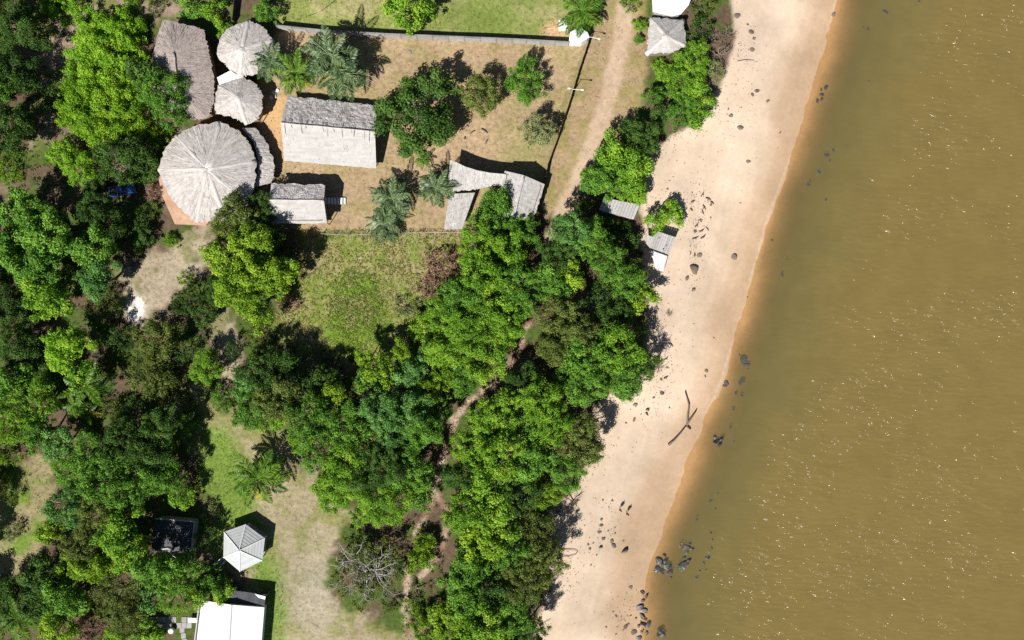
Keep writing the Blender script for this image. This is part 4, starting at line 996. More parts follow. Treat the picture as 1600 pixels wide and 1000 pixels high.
yt = np.concatenate([scatter_in(YARD, 900, r_, 8), scatter_in(VERGE, 500, r_, 4), scatter_in(CLEAR, 700, r_, 4), scatter_in(BARE, 260, r_)])
yt = yt[(fbm(yt[:, 0] * S, yt[:, 1] * S, .25, 13) > .47)]
tag(add('dry_grass_tufts', tuft_mesh('dry_grass_tufts', yt, .20, LM['grass'], r_, 3, 2.2)), 'thin dry grass tufts on the bare yard, verge and strawy clearing', 'grass', kind='stuff')
lt_ = np.concatenate([scatter_in(LAWN, 900, r_, 6)])
tag(add('lawn_grass_tufts', tuft_mesh('lawn_grass_tufts', lt_, .3, LM['grass'], r_, 3, 1.3)), 'pale weedy tufts in the walled lawn', 'grass', kind='stuff')
# fallen leaves and sticks on the footpath and at the beach edge
lp = []
for poly, n in ((FOOT, 900),):
    for _ in range(n):
        k = r_.integers(2, len(poly) - 2); a_ = np.array(poly[k], float); b2 = np.array(poly[k + 1], float)
        lp.append(a_ + (b2 - a_) * r_.uniform() + r_.normal(0, 6, 2))
for _ in range(700):
    k = r_.integers(4, len(BEACH_VEG) - 1); a_ = np.array(BEACH_VEG[k], float); b2 = np.array(BEACH_VEG[k + 1], float)
    lp.append(a_ + (b2 - a_) * r_.uniform() + np.array([abs(r_.normal(0, 9)), r_.normal(0, 3)]))
for _ in range(420):
    a_ = r_.uniform(60, 960); lp.append(np.array([np.interp(a_, vy, vx) + r_.exponential(22) + 4, a_]))
for q in scatter_in(YARD, 260, r_, 8): lp.append(q)
tag(add('leaf_litter', tuft_mesh('leaf_litter', np.array(lp), .26, M['litter'], r_, 2, 1.4)), 'brown fallen leaves along the footpath and beach edge', 'leaves', kind='stuff')

# ------------------------------------------------------------------ thatched roofs
def thatch_patch(name, a, b, c, d, mat, parent, strips=120, rag=.25, lift=.06, nu=14, nv=7, seed=0, along=True, sag=0.0, th=.16, tone=(.35, .75)):
    """a-b lower edge, c-d upper edge (c above b, d above a); ragged lower edge, loose straw strips on top"""
    r = np.random.default_rng(seed)
    a, b, c, d = Vector(a), Vector(b), Vector(c), Vector(d)
    nrm = (b - a).cross(d - a).normalized()
    if nrm.z < 0: nrm = -nrm
    def P(u, v):
        lo = a.lerp(b, u); hi = d.lerp(c, u)
        return lo.lerp(hi, v) + nrm * (-sag * 4 * v * (1 - v))
    mb = MB()
    jag = [r.uniform(-rag, rag * .35) for _ in range(nu + 1)]
    jag[0] = jag[-1] = 0
    bump = r.normal(0, .028, (nu + 1, nv + 1))
    grid = {}
    for i in range(nu + 1):
        for j in range(nv + 1):
            u = i / nu; v = j / nv
            p = P(u, v)
            if j == 0: p = p + (P(u, 0) - P(u, .05)).normalized() * (-jag[i])
            if 0 < i < nu and j < nv: p = p + nrm * float(bump[i, j])
            grid[i, j] = p
    for i in range(nu):
        for j in range(nv):
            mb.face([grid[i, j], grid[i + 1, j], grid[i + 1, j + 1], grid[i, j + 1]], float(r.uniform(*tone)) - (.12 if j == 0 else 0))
    for i in range(nu):       # thickness at the eave
        p, q = grid[i, 0], grid[i + 1, 0]
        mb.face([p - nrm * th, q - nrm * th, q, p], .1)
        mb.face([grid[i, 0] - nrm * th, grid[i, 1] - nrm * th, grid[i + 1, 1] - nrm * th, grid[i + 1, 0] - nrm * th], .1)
    L = (P(.5, 1) - P(.5, 0)).length; Wd = max((b - a).length, .1)
    for _ in range(strips):
        u = r.uniform(.01, .99); v0 = r.uniform(-.03, .9); v1 = v0 + r.uniform(.1, .32) * (1 if L > 2.5 else 2)
        v1 = min(v1, 1.0)
        du = r.normal(0, .010)
        p, q = P(u, max(v0, 0)), P(min(max(u + du, 0), 1), v1)
        if v0 < 0: p = p + (P(u, 0) - P(u, .1)).normalized() * r.uniform(.0, .22)
        side = (P(min(u + .01, 1), v0 if v0 > 0 else 0) - P(u - .01, v0 if v0 > 0 else 0))
        if side.length < 1e-5: continue
        w = side.normalized() * r.uniform(.035, .085)
        o1 = nrm * r.uniform(.02, lift + .03); o2 = nrm * r.uniform(.01, lift + .005)
        mb.face([p - w + o1, p + w + o1, q + w * .6 + o2, q - w * .6 + o2], float(np.clip(r.normal(.55, .17), 0, 1)))
    return mb.build(name, mat, parent)

def ridge_roll(parent, a, b, rad, mat, seed=0, name='ridge'):
    r = np.random.default_rng(seed); a, b = Vector(a), Vector(b); n = 7
    mb = MB()
    pts = [a.lerp(b, i / n) + Vector((r.normal(0, .03), r.normal(0, .03), r.normal(.02, .025))) for i in range(n + 1)]
    mb.tube(pts, [rad * r.uniform(.85, 1.15) for _ in pts], 8, .6)
    return mb.build(name, mat, parent, True)

def centroid(pts):
    s = Vector((0, 0, 0))
    for p in pts: s += Vector(p)
    return s / len(pts)

def rooted(name, label, cat, world_pts, group=None):
    """an Empty at the base of a building; the parts' mesh coordinates stay in world space"""
    c = centroid(world_pts)
    z = float(ground_z(c.x, c.y))
    o = empty(name, (c.x, c.y, z)); tag(o, label, cat, group)
    o['_off'] = 1
    return o
def finish(root):
    """shift the world-space part meshes so that they hang from the root"""
    del root['_off']
    off = Vector(root.location)
    for ch in root.children: ch.location = Vector(ch.location) - off

def round_house(name, label, eave, ze, apex, za, mat, ridges, seed, wall_in=.8, wall_mat='earth_wall', strips=120, ridge_r=.50):
    E = [V(px, py, ze) for px, py in eave]; A = V(*apex, za)
    root = rooted(name, label, 'hut', E)
    n = len(E)
    cen = centroid(E)
    for i in range(n):
        a, b = E[i], E[(i + 1) % n]
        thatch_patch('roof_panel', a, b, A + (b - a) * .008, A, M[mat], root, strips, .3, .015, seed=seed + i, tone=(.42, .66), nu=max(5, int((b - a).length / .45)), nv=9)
    for i in ridges:
        ridge_roll(root, E[i] + Vector((0, 0, -.45)), A + Vector((0, 0, -.39)), ridge_r, M['thatch_ridge'], seed + 50 + i)
    mb = MB()
    for k in range(10):
        t = k * .63; d = Vector((math.cos(t), math.sin(t), 0))
        mb.face([A + Vector((0, 0, .22)), A + d * .75 + Vector((0, 0, -.2)), A + Matrix.Rotation(.45, 3, 'Z') @ d * .8 + Vector((0, 0, -.22))], random.uniform(.4, .9))
    mb.build('apex_cap', M['thatch_ridge'], root)
    wp = [cen + (p - cen) * wall_in for p in E]
    z0 = root.location.z - .1
    for i in range(n):
        a, b = wp[i], wp[(i + 1) % n]
        mb = MB(); mid = (a + b) / 2
        d = b - a
        mb.box((mid.x, mid.y, (z0 + ze + .25) / 2), (d.length - .01, .16, ze + .25 - z0), math.atan2(d.y, d.x)); mb.build('wall', M[wall_mat], root)
    for i in range(0, n, 2):
        p = cen + (E[i] - cen) * .93
        mb = MB(); mb.tube([(p.x, p.y, z0), (p.x, p.y, ze + .15)], .09, 6); mb.build('post', M['wood'], root)
    finish(root)
    return root

# great round house with its skirt roof and terrace
GE = [(343, 191), (372, 204), (391, 226), (399, 252), (398, 285), (386, 318), (352, 342), (306, 346), (276, 320), (257, 291), (248, 265), (257, 235), (275, 212), (305, 197)]
great = round_house('round_house', 'great round thatched house with radiating pale ridges and orange terrace', GE, 3.3, (323, 264), 5.6, 'thatch', [0, 1, 3, 5, 6, 7, 10, 12], 100, .78, strips=150)
def add_to(root, mb, name, mat, smooth=False):
    o = mb.build(name, mat, root, smooth); o.location = -Vector(root.location); return o
inner = [V(378, 200, 2.35), V(396, 222, 2.35), V(404, 250, 2.35), V(403, 272, 2.35), V(398, 292, 2.35)]
outer = [V(400, 200, 1.75), V(415, 222, 1.75), V(427, 250, 1.75), V(428, 272, 1.75), V(423, 286, 1.75)]
for k in range(4):
    o = thatch_patch('skirt_roof_panel', outer[k + 1], outer[k], inner[k], inner[k + 1], M['thatch'], great, 60, .3, seed=300 + k, nu=8, nv=4)
    o.location = -Vector(great.location)
for k in (0, 2, 4):
    mb = MB(); p = outer[k].lerp(inner[k], .25); mb.tube([(p.x, p.y, -.1), (p.x, p.y, 1.75)], .08, 6); add_to(great, mb, 'post', M['wood'])
TER = [(246, 268), (252, 302), (273, 350), (322, 352), (345, 320), (300, 280)]
mb = MB(); mb.prism([V(px, py, .35) for px, py in TER], -.15, .35); add_to(great, mb, 'terrace', M['terrace'])

# octagonal huts and the white awning between them
UA = [(388, 32), (410, 42), (426, 62), (425, 84), (413, 108), (398, 116), (375, 119), (358, 106), (340, 88), (343, 62), (357, 44)]
round_house('octagonal_hut', 'upper octagonal thatched hut beside the lawn wall', UA, 3.1, (378, 76), 4.7, 'thatch', [0, 2, 6, 7], 400, .78, strips=110)
UB = [(377, 121), (398, 130), (409, 146), (409, 172), (402, 186), (385, 193), (360, 181), (338, 178), (335, 158), (341, 133)]
round_house('octagonal_hut', 'smaller octagonal thatched hut between white awning and great round house', UB, 2.9, (371, 151), 4.3, 'thatch', [5], 450, .78, strips=110)
AW = [(339, 121), (360, 110), (376, 121), (374, 129), (350, 136), (343, 134)]
root = rooted('awning', 'small white awning between the two octagonal huts', 'awning', [V(px, py, 2.9) for px, py in AW])
P = [V(px, py, 2.9) for px, py in AW]
mb = MB(); mb.slab(P, .06); mb.build('canopy', M['white'], root)
for k in (0, 1, 2, 4):
    p = centroid(P).lerp(P[k], .9); mb = MB(); mb.tube([(p.x, p.y, -.05), (p.x, p.y, 2.86)], .05, 6); mb.build('pole', M['wood'], root)
finish(root)

# long thatched house: hipped oval
LE = [(255, 30), (318, 46), (327, 85), (334, 125), (334, 158), (326, 182), (306, 187), (262, 180), (236, 130), (241, 76)]
ze, zr = 3.2, 4.6
E = [V(px, py, ze) for px, py in LE]; R0, R1 = V(272, 82, zr), V(280, 145, zr)
root = rooted('long_house', 'long pinkish-grey thatched house shaded by an overhanging dark tree', 'house', E)
for i in range(10):
    a, b = E[i], E[(i + 1) % 10]
    ta = R0 if i in (0, 1, 9) else R1
    tb = R0 if (i + 1) % 10 in (0, 1, 9) else R1
    if i in (0, 1): ta = tb = R0
    if i == 2: ta, tb = R0, R1
    if i == 1: ta = tb = R0
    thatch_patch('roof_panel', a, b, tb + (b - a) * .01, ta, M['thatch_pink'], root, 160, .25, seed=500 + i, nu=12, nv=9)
ridge_roll(root, R0 + Vector((0, 0, .06)), R1 + Vector((0, 0, .06)), .16, M['thatch_pink'], 590)
cen = centroid(E)
wp = [cen + (p - cen) * .85 for p in E]
for i in range(10):
    a, b = wp[i], wp[(i + 1) % 10]; d = b - a; mid = (a + b) / 2
    mb = MB(); mb.box((mid.x, mid.y, ze / 2), (d.length - .01, .15, ze + .2), math.atan2(d.y, d.x)); mb.build('wall', M['earth_wall'], root)
finish(root)

# ------------------------------------------------------------------ gabled thatched roofs in courses
def gable(name, label, cat, ea, ze, ridge, zr, mats, seed, courses=(9, 9), wall=True, spars=0, z_floor=None, rag=.22, strips=46):
    """ea: eave corners px [n0, n1, s1, s0]; ridge px [r0, r1] from side 0 to side 1"""
    n0, n1, s1, s0 = [V(px, py, ze) for px, py in ea]
    r0, r1 = V(*ridge[0], zr), V(*ridge[1], zr)
    root = rooted(name, label, cat, [n0, n1, s1, s0])
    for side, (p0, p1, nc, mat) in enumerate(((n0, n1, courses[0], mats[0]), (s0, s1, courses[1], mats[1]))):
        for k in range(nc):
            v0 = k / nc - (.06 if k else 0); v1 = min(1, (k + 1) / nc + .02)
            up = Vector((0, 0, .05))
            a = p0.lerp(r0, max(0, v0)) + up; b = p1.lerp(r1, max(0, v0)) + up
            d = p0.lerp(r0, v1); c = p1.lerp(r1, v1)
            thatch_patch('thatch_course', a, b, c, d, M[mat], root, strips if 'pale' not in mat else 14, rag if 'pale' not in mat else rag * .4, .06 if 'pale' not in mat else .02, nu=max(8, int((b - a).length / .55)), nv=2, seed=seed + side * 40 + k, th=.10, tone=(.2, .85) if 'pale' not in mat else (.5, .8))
    ridge_roll(root, r0 + Vector((0, 0, .04)), r1 + Vector((0, 0, .04)), .14, M['thatch'], seed + 90)
    for k in range(spars):
        t = (k + .6 + random.uniform(-.35, .35)) / (spars + .3); c = r0.lerp(r1, t); dn = (n0 - r0).normalized(); ds = (s0 - r0).normalized()
        mb = MB(); l1, l2 = random.uniform(.3, 1.3), random.uniform(.2, 1.8)
        w_ = random.uniform(.025, .055); mb.bar(c + dn * l1 + Vector((random.uniform(-.2, .2), 0, .12)), c + Vector((0, 0, .22)), w_, w_); mb.bar(c + Vector((0, 0, .22)), c + ds * l2 + Vector((random.uniform(-.2, .2), 0, .12)), w_, w_)
        mb.build('ridge_spar', M['dark_wood'], root)
    if wall:
        zb = -.1 if z_floor is None else z_floor
        cen = centroid([n0, n1, s1, s0]); q = [cen + (p - cen) * .86 for p in (n0, n1, s1, s0)]
        for i in range(4):
            a, b = q[i], q[(i + 1) % 4]; d = b - a; mid = (a + b) / 2
            mb = MB(); mb.box((mid.x, mid.y, (zb + ze + .3) / 2), (d.length - .17, .14, ze + .3 - zb), math.atan2(d.y, d.x)); mb.build('wall', M['wood'], root)
        for (e0, e1, rr) in ((n0, s0, r0), (n1, s1, r1)):      # gable ends
            mb = MB(); a = cen + (e0 - cen) * .86; b = cen + (e1 - cen) * .86; t = cen + (rr - cen) * .86
            inw = (cen - (a + b) / 2).normalized() * .1
            pts = [Vector((a.x, a.y, ze)), Vector((b.x, b.y, ze)), Vector((t.x, t.y, zr - .3))]
            mb.face(pts); mb.face([p + inw for p in pts][::-1])
            mb.build('gable_wall', M['wood'], root)
    for p in (n0, n1, s1, s0, n0.lerp(n1, .5), s0.lerp(s1, .5)):
        q = centroid([n0, n1, s1, s0]).lerp(p, .93)
        mb = MB(); mb.tube([(q.x, q.y, -.1), (q.x, q.y, ze + .12)], .08, 6); mb.build('post', M['wood'], root)
    if z_floor is not None:
        cen = centroid([n0, n1, s1, s0]); mb = MB(); mb.prism([cen + (p - cen) * .9 for p in (n0, n1, s1, s0)], z_floor - .18, z_floor); mb.build('floor', M['wood'], root)
    finish(root)
    return root

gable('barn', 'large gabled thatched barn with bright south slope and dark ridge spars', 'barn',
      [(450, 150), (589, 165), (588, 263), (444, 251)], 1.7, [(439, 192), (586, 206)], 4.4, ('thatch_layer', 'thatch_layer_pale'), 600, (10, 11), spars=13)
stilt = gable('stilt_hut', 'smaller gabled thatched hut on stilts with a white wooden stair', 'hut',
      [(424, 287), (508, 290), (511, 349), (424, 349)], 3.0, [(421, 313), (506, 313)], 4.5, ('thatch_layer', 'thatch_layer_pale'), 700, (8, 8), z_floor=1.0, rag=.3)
# stair down the east end
top, bot = V(507, 314, 1.0), V(541, 314, .05)
for dy in (-.55, .55):
    mb = MB(); mb.bar(top + Vector((0, dy, 0)), bot + Vector((0, dy, 0)), .07, .16); add_to(stilt, mb, 'stringer', M['plank'])
for k in range(7):
    t = (k + .5) / 7; p = top.lerp(bot, t)
    mb = MB(); mb.box((p.x, p.y, p.z + .1), (.34, 1.04, .05)); add_to(stilt, mb, 'tread', M['white'])

# curved house: swayback roof over a lower slab roof, with the ridged hut beside it
NC = [(703, 250), (712, 253), (726, 260), (745, 266), (766, 270), (790, 272)]
SC = [(700, 300), (712, 298), (726, 297), (745, 295), (766, 291), (792, 288)]
Nn_ = [V(px, py, 3.3) for px, py in NC]; Sn_ = [V(px, py, 2.5) for px, py in SC]
root = rooted('curved_house', 'curved pale thatched house with a concave north edge', 'house', Nn_ + Sn_)
for k in range(5):
    thatch_patch('roof_panel', Sn_[k], Sn_[k + 1], Nn_[k + 1], Nn_[k], M['thatch_pale'], root, 60, .22, .03, seed=800 + k, nu=6, nv=10, th=.14, tone=(.55, .85))
LW = [V(px, py, 2.0) for px, py in [(702, 303), (742, 301), (722, 358), (694, 358)]]
for k in range(4):
    a, b = LW[3].lerp(LW[0], k / 4), LW[2].lerp(LW[1], k / 4); d, c = LW[3].lerp(LW[0], (k + 1) / 4 + .0), LW[2].lerp(LW[1], (k + 1) / 4)
    thatch_patch('lower_roof_panel', a + Vector((0, 0, .06)), b + Vector((0, 0, .06)), c, d, M['thatch_pale'], root, 30, .05, seed=830 + k, nu=7, nv=3, th=.1, tone=(.55, .85))
for (px, py, h) in ((706, 256, 3.2), (704, 296, 2.4), (745, 270, 3.2), (745, 291, 2.4), (785, 276, 3.2), (700, 352, 1.9), (718, 352, 1.9), (706, 308, 1.9)):
    p = V(px, py, h); mb = MB(); mb.tube([(p.x, p.y, -.1), (p.x, p.y, h - .1)], .09, 6); mb.build('post', M['wood'], root)
mb = MB(); a, b = V(712, 264, 1.5), V(784, 280, 1.5); d = b - a; mid = (a + b) / 2
mb.box((mid.x, mid.y, 1.15), (d.length, .15, 2.4), math.atan2(d.y, d.x)); mb.build('wall', M['earth_wall'], root)
finish(root)
gable('ridged_hut', 'pale thatched hut with a raised ridge band, east of the curved house', 'hut',
      [(789, 267), (774, 338), (832, 346), (851, 288)], 2.9, [(819, 274), (803, 341)], 4.0, ('thatch_pale', 'thatch_pale'), 900, (6, 6), rag=.45, strips=40)

# pale hip-thatched shelter and the white slab roof by the beach
round_house('beach_shelter', 'pale square hip-thatched shelter at the beach edge', [(1017, 28), (1068, 31), (1071, 70), (1050, 82), (1010, 84)], 2.2, (1042, 56), 3.9, 'thatch_pale', [0, 1, 2, 4], 950, .82, 'wood', 120, .44)
SLB = [(1018, -30), (1090, -30), (1076, 8), (1064, 22), (1050, 25), (1020, 18)]
P = [V(px, py, 2.4) for px, py in SLB]
root = rooted('white_roof_hut', 'white flat-roofed hut north of the pale beach shelter', 'hut', P)
cc = centroid(P)
for k in range(4):
    y0, y1 = min(p.y for p in P), max(p.y for p in P)
mb = MB(); mb.slab(P, .14); mb.build('roof', M['white'], root)
for i in range(len(P)):
    a, b = cc + (P[i] - cc) * .86, cc + (P[(i + 1) % len(P)] - cc) * .86; d = b - a; mid = (a + b) / 2
    mb = MB(); mb.box((mid.x, mid.y, 1.1), (d.length - .01, .14, 2.3), math.atan2(d.y, d.x)); mb.build('wall', M['plank'], root)
finish(root)

# plank-roofed huts by the beach
def plank_roof(root, corners, n, th=.05, mat='plank', name='plank', gapf=.04):
    """corners a,b (one end) and d,c (other end): planks run from a-b side to d-c side"""
    a, b, c, d = corners
    for k in range(n):
        t0, t1 = (k + gapf) / n, (k + 1 - gapf) / n
        j = Vector((0, 0, random.uniform(-.02, .02)))
        e = random.uniform(-.02, .03)
        mb = MB(); q = [a.lerp(b, t0), a.lerp(b, t1), d.lerp(c, t1), d.lerp(c, t0)]
        ax = (q[0] - q[3]).normalized() * e
        mb.slab([q[0] + ax + j, q[1] + ax + j, q[2] + j, q[3] + j], th, random.uniform(.3, .8)); mb.build(name, M[mat], root)

def walls(root, P, zt, mat='wood', f=.88):
    c = centroid(P)
    for i in range(len(P)):
        a, b = c + (P[i] - c) * f, c + (P[(i + 1) % len(P)] - c) * f; d = b - a; mid = (a + b) / 2
        zg = float(ground_z(mid.x, mid.y)) - .1
        mb = MB(); mb.box((mid.x, mid.y, (zg + zt) / 2), (d.length - .1, .1, zt - zg), math.atan2(d.y, d.x)); mb.build('wall', M[mat], root)

P = [V(1024, 360, 2.0), V(1056, 371, 2.0), V(1045, 398, 1.75), V(1015, 387, 1.75)]
root = rooted('beach_shack', 'grey plank-roofed shack on the sand under trees', 'shack', P)
plank_roof(root, (P[0], P[1], P[2], P[3]), 9)
Q = [V(1008, 366, 1.7), V(1021, 370, 1.7), V(1016, 388, 1.55), V(1009, 380, 1.55)]
plank_roof(root, (Q[0], Q[1], Q[2], Q[3]), 4)
Q2 = [V(1017, 391, 1.5), V(1043, 400, 1.5), V(1036, 425, 1.3), V(1024, 419, 1.3)]
plank_roof(root, (Q2[0], Q2[1], Q2[2], Q2[3]), 5, .03, 'pale_sheet', 'white_sheet', .01)
mb = MB(); mb.slab([V(1015, 393, 1.47), V(1020, 394, 1.47), V(1026, 410, 1.4), V(1019, 402, 1.4)], .03); mb.build('white_sheet', M['pale_sheet'], root)
for (px, py) in ((1030, 372), (1041, 384), (1036, 390)):
    p = V(px, py, 1.95); mb = MB(); mb.box((p.x, p.y, 1.98), (.16, .16, .14), .4); mb.build('roof_stone', M['boulder'], root)
walls(root, [P[0], P[1], P[2], P[3]], 1.65); 
for p in (Q2[1], Q2[2], Q2[3], Q[0]):
    mb = MB(); z0 = float(ground_z(p.x, p.y)) - .1; mb.tube([(p.x, p.y, z0), (p.x, p.y, p.z - .04)], .05, 6); mb.build('post', M['wood'], root)
finish(root)
P = [V(943, 309, 2.0), V(1000, 320, 2.0), V(990, 343, 1.75), V(936, 328, 1.75)]
root = rooted('plank_hut', 'small plank-roofed hut half covered by bright green leaves', 'hut', P)
plank_roof(root, P, 12); walls(root, P, 1.65); finish(root)

# ------------------------------------------------------------------ gazebo, sheds, white house
GZ = [(384, 819), (414, 841), (410, 876), (375, 893), (349, 871), (350, 831)]
E = [V(px, py, 2.1) for px, py in GZ]; A = V(374, 860, 3.5)
root = rooted('gazebo', 'hexagonal light grey gazebo with white hip caps on the lawn', 'gazebo', E)
for i in range(6):
    a, b = E[i], E[(i + 1) % 6]
    for k in range(8):
        v0, v1 = k / 8, (k + 1) / 8 + .01
        mb = MB(); up = Vector((0, 0, .035))
        q = [a.lerp(A, v0) + up, b.lerp(A, v0) + up, b.lerp(A, min(v1, 1)), a.lerp(A, min(v1, 1))]
        if k == 7: q = q[:3]
        mb.slab(q, .05, random.uniform(.3, .7)); mb.build('shingle_course', M['grey_metal'], root)
for p in E:
    mb = MB(); mb.bar(p + Vector((0, 0, .07)), A + Vector((0, 0, .1)), .13, .07); mb.build('hip_cap', M['white'], root)
    q = centroid(E).lerp(p, .88); mb = MB(); mb.box((q.x, q.y, 1.0), (.14, .14, 2.2)); mb.build('post', M['white'], root)
mb = MB(); mb.prism([centroid(E).lerp(p, .92) for p in E], -.1, .22); mb.build('floor', M['concrete'], root)
mb = MB(); mb.tube([A + Vector((0, 0, .02)), A + Vector((0, 0, .32))], [.14, .05], 8); mb.build('finial', M['white'], root)
finish(root)
a, b = V(350, 874, .3), V(328, 897, .3)
root = rooted('footbridge', 'narrow white-railed plank footbridge leading to the hexagonal gazebo', 'footbridge', [a, b])
d = (b - a).normalized(); s_ = Vector((-d.y, d.x, 0))
for k in range(12):
    p = a.lerp(b, (k + .5) / 12); mb = MB(); mb.box((p.x, p.y, .3), (.22, 1.0, .05), math.atan2(d.y, d.x)); mb.build('plank', M['plank'], root)
for sg in (-.48, .48):
    mb = MB(); mb.bar(a + s_ * sg + Vector((0, 0, .75)), b + s_ * sg + Vector((0, 0, .75)), .07); mb.build('handrail', M['white'], root)
    for k in range(4):
        p = a.lerp(b, k / 3) + s_ * sg; mb = MB(); mb.box((p.x, p.y, .4), (.07, .07, .75)); mb.build('rail_post', M['white'], root)
finish(root)

P = [V(242, 810, 2.3), V(304, 815, 2.3), V(298, 864, 2.1), V(236, 861, 2.1)]
root = rooted('shed', 'dark flat-roofed shed in the tree shade west of gazebo', 'shed', P)
plank_roof(root, P, 8, .05, 'dark_roof', 'roof_sheet', .005)
for i, j in ((0, 1), (1, 2)):
    mb = MB(); mb.bar(P[i] + Vector((0, 0, .05)), P[j] + Vector((0, 0, .05)), .16, .08); mb.build('roof_edge', M['grey_metal'], root)
walls(root, P, 2.0, 'plank', .94)
for q in ([(252, 858), (262, 857), (270, 861)], [(264, 861), (270, 868), (275, 871)]):
    mb = MB(); mb.tube([V(px, py, 2.36) for px, py in q], .09, 6); mb.build('white_pipe', M['white'], root)
finish(root)

ze = 2.3
Lw = [V(315, 938, ze), V(300, 1060, ze)]; Rd = [V(362, 945, ze + .75), V(355, 1060, ze + .75)]; Rt = [V(413, 949, ze), V(404, 1060, ze)]
root = rooted('white_house', 'white metal-roofed house with a dark lean-to, south of gazebo', 'house', Lw + Rt)
for k in range(12):
    t0, t1 = k / 12 + .001, (k + 1) / 12 - .001
    for A_, B_ in ((Lw, Rd), (Rt, Rd)):
        mb = MB(); mb.slab([A_[0].lerp(A_[1], t0), A_[0].lerp(A_[1], t1), B_[0].lerp(B_[1], t1), B_[0].lerp(B_[1], t0)], .05, random.uniform(.4, .6)); mb.build('roof_sheet', M['white_metal'], root)
mb = MB(); mb.bar(Rd[0] + Vector((0, 0, .03)), Rd[1] + Vector((0, 0, .03)), .22, .06); mb.build('ridge_cap', M['grey_metal'], root)
walls(root, [Lw[0], Rt[0], Rt[1], Lw[1]], 2.2, 'white', .93)
lt = [V(352, 921, 1.9), V(416, 929, 1.9), V(413, 947, 2.15), V(350, 942, 2.15)]
plank_roof(root, lt, 7, .05, 'dark_roof', 'lean_to_sheet', .005)
mb = MB(); mb.slab([V(398, 928, 2.06), V(415, 932, 2.06), V(414, 937, 2.08), V(404, 934, 2.08)], .03); mb.build('skylight', M['white'], root)
mb = MB(); mb.bar(Lw[0] + Vector((-.35, 0, -.05)), Lw[1] + Vector((-.35, 0, -.05)), .2, .12); mb.build('gutter', M['grey_metal'], root)
for p in (lt[0], lt[1]):
    mb = MB(); mb.tube([(p.x, p.y - .2, -.1), (p.x, p.y - .2, 1.85)], .06, 6); mb.build('post', M['wood'], root)
finish(root)
# paved yard by the white house: concrete slabs
pav = empty('paving', (*gp(268, 990), 0)); tag(pav, 'grey concrete paving slabs west of the white metal-roofed house', 'paving')
for i in range(9):
    for j in range(2):
        if (i, j) in ((5, 1), (6, 0)): continue
        x, y = gp(232 + i * 8, 968 + j * 9)
        mb = MB(); mb.box((x - pav.location.x, y - pav.location.y, .06 + random.uniform(-.01, .01)), (.84, .95, .12), random.uniform(-.02, .02), random.uniform(.3, .8)); mb.build('slab', M['concrete'], pav)
for i in range(3):
    x, y = gp(285 + i * 2, 984 + i * 9); mb = MB(); mb.box((x - pav.location.x, y - pav.location.y, .06), (.84, .95, .12)); mb.build('slab', M['concrete'], pav)
p = V(268, 985, .5)
o = empty('water_tub', (p.x, p.y, .12)); tag(o, 'round white water tub on the concrete paving', 'tub')
mb = MB(); mb.tube([(0, 0, 0), (0, 0, .55), (0, 0, .6)], [.42, .5, .52], 16); mb.build('tub', M['white'], o, True)
mb = MB(); mb.tube([(0, 0, .58), (0, 0, .66)], [.5, .42], 16); mb.build('lid', M['white'], o, True)
p = V(302, 968, .4)
o = empty('table', (p.x, p.y, 0)); tag(o, 'small white table beside the white house wall', 'table')
mb = MB(); mb.box((0, 0, .74), (1.4, .8, .05)); mb.build('table_top', M['white'], o)
for sx in (-.6, .6):
    for sy in (-.32, .32):
        mb = MB(); mb.box((sx, sy, .36), (.06, .06, .72)); mb.build('leg', M['white'], o)

# kiosk at the gate, slab on the lawn
KP = [V(px, py, 2.3) for px, py in [(889, 64), (891, 50), (905, 43), (918, 50), (921, 58), (910, 65)]]
KA = V(905, 54, 2.75)
root = rooted('kiosk', 'white hip-roofed kiosk at the corner of lawn wall and dark fence', 'kiosk', KP)
for i in range(6):
    mb = MB(); mb.slab([KP[i], KP[(i + 1) % 6], KA], .05, random.uniform(.4, .6)); mb.build('roof_panel', M['white_metal'], root)
walls(root, KP, 2.2, 'white', .86); finish(root)
x, y = gp(880, 40)
o = MB(); o.box((0, 0, .05), (1.6, 1.9, .1)); o.box((0, 0, .13), (1.3, 1.6, .06), 0, .8)
o = o.build('well_cover', M['white'], None, loc=(x, y, 0)); tag(o, 'pale rectangular well cover on bare soil beside the kiosk', 'well cover')

# ------------------------------------------------------------------ walls and fences
WP = [(432, 40), (500, 47), (600, 53), (700, 57), (800, 61), (890, 66)]
wpts = [V(px, py, 1.7) for px, py in WP]
root = rooted('garden_wall', 'long grey masonry wall between the walled lawn and dry yard', 'wall', wpts)
for k in range(len(wpts) - 1):
    a, b = wpts[k], wpts[k + 1]; n = max(2, round((b - a).length / 2.6)); d = b - a; rz = math.atan2(d.y, d.x)
    for i in range(n):
        m = a.lerp(b, (i + .5) / n); L = d.length / n
        mb = MB(); mb.box((m.x, m.y, .8), (L - .2, .14, 1.75), rz, random.uniform(.3, .7)); mb.build('wall_panel', M['concrete'], root)
        mb = MB(); mb.box((m.x, m.y, 1.72), (L - .02, .26, .08), rz, random.uniform(.2, .8)); mb.build('coping', M['wall_grey'], root)
        q = a.lerp(b, i / n); mb = MB(); mb.box((q.x, q.y, .85), (.2, .22, 1.95), rz); mb.build('pillar', M['wall_grey'], root)
finish(root)

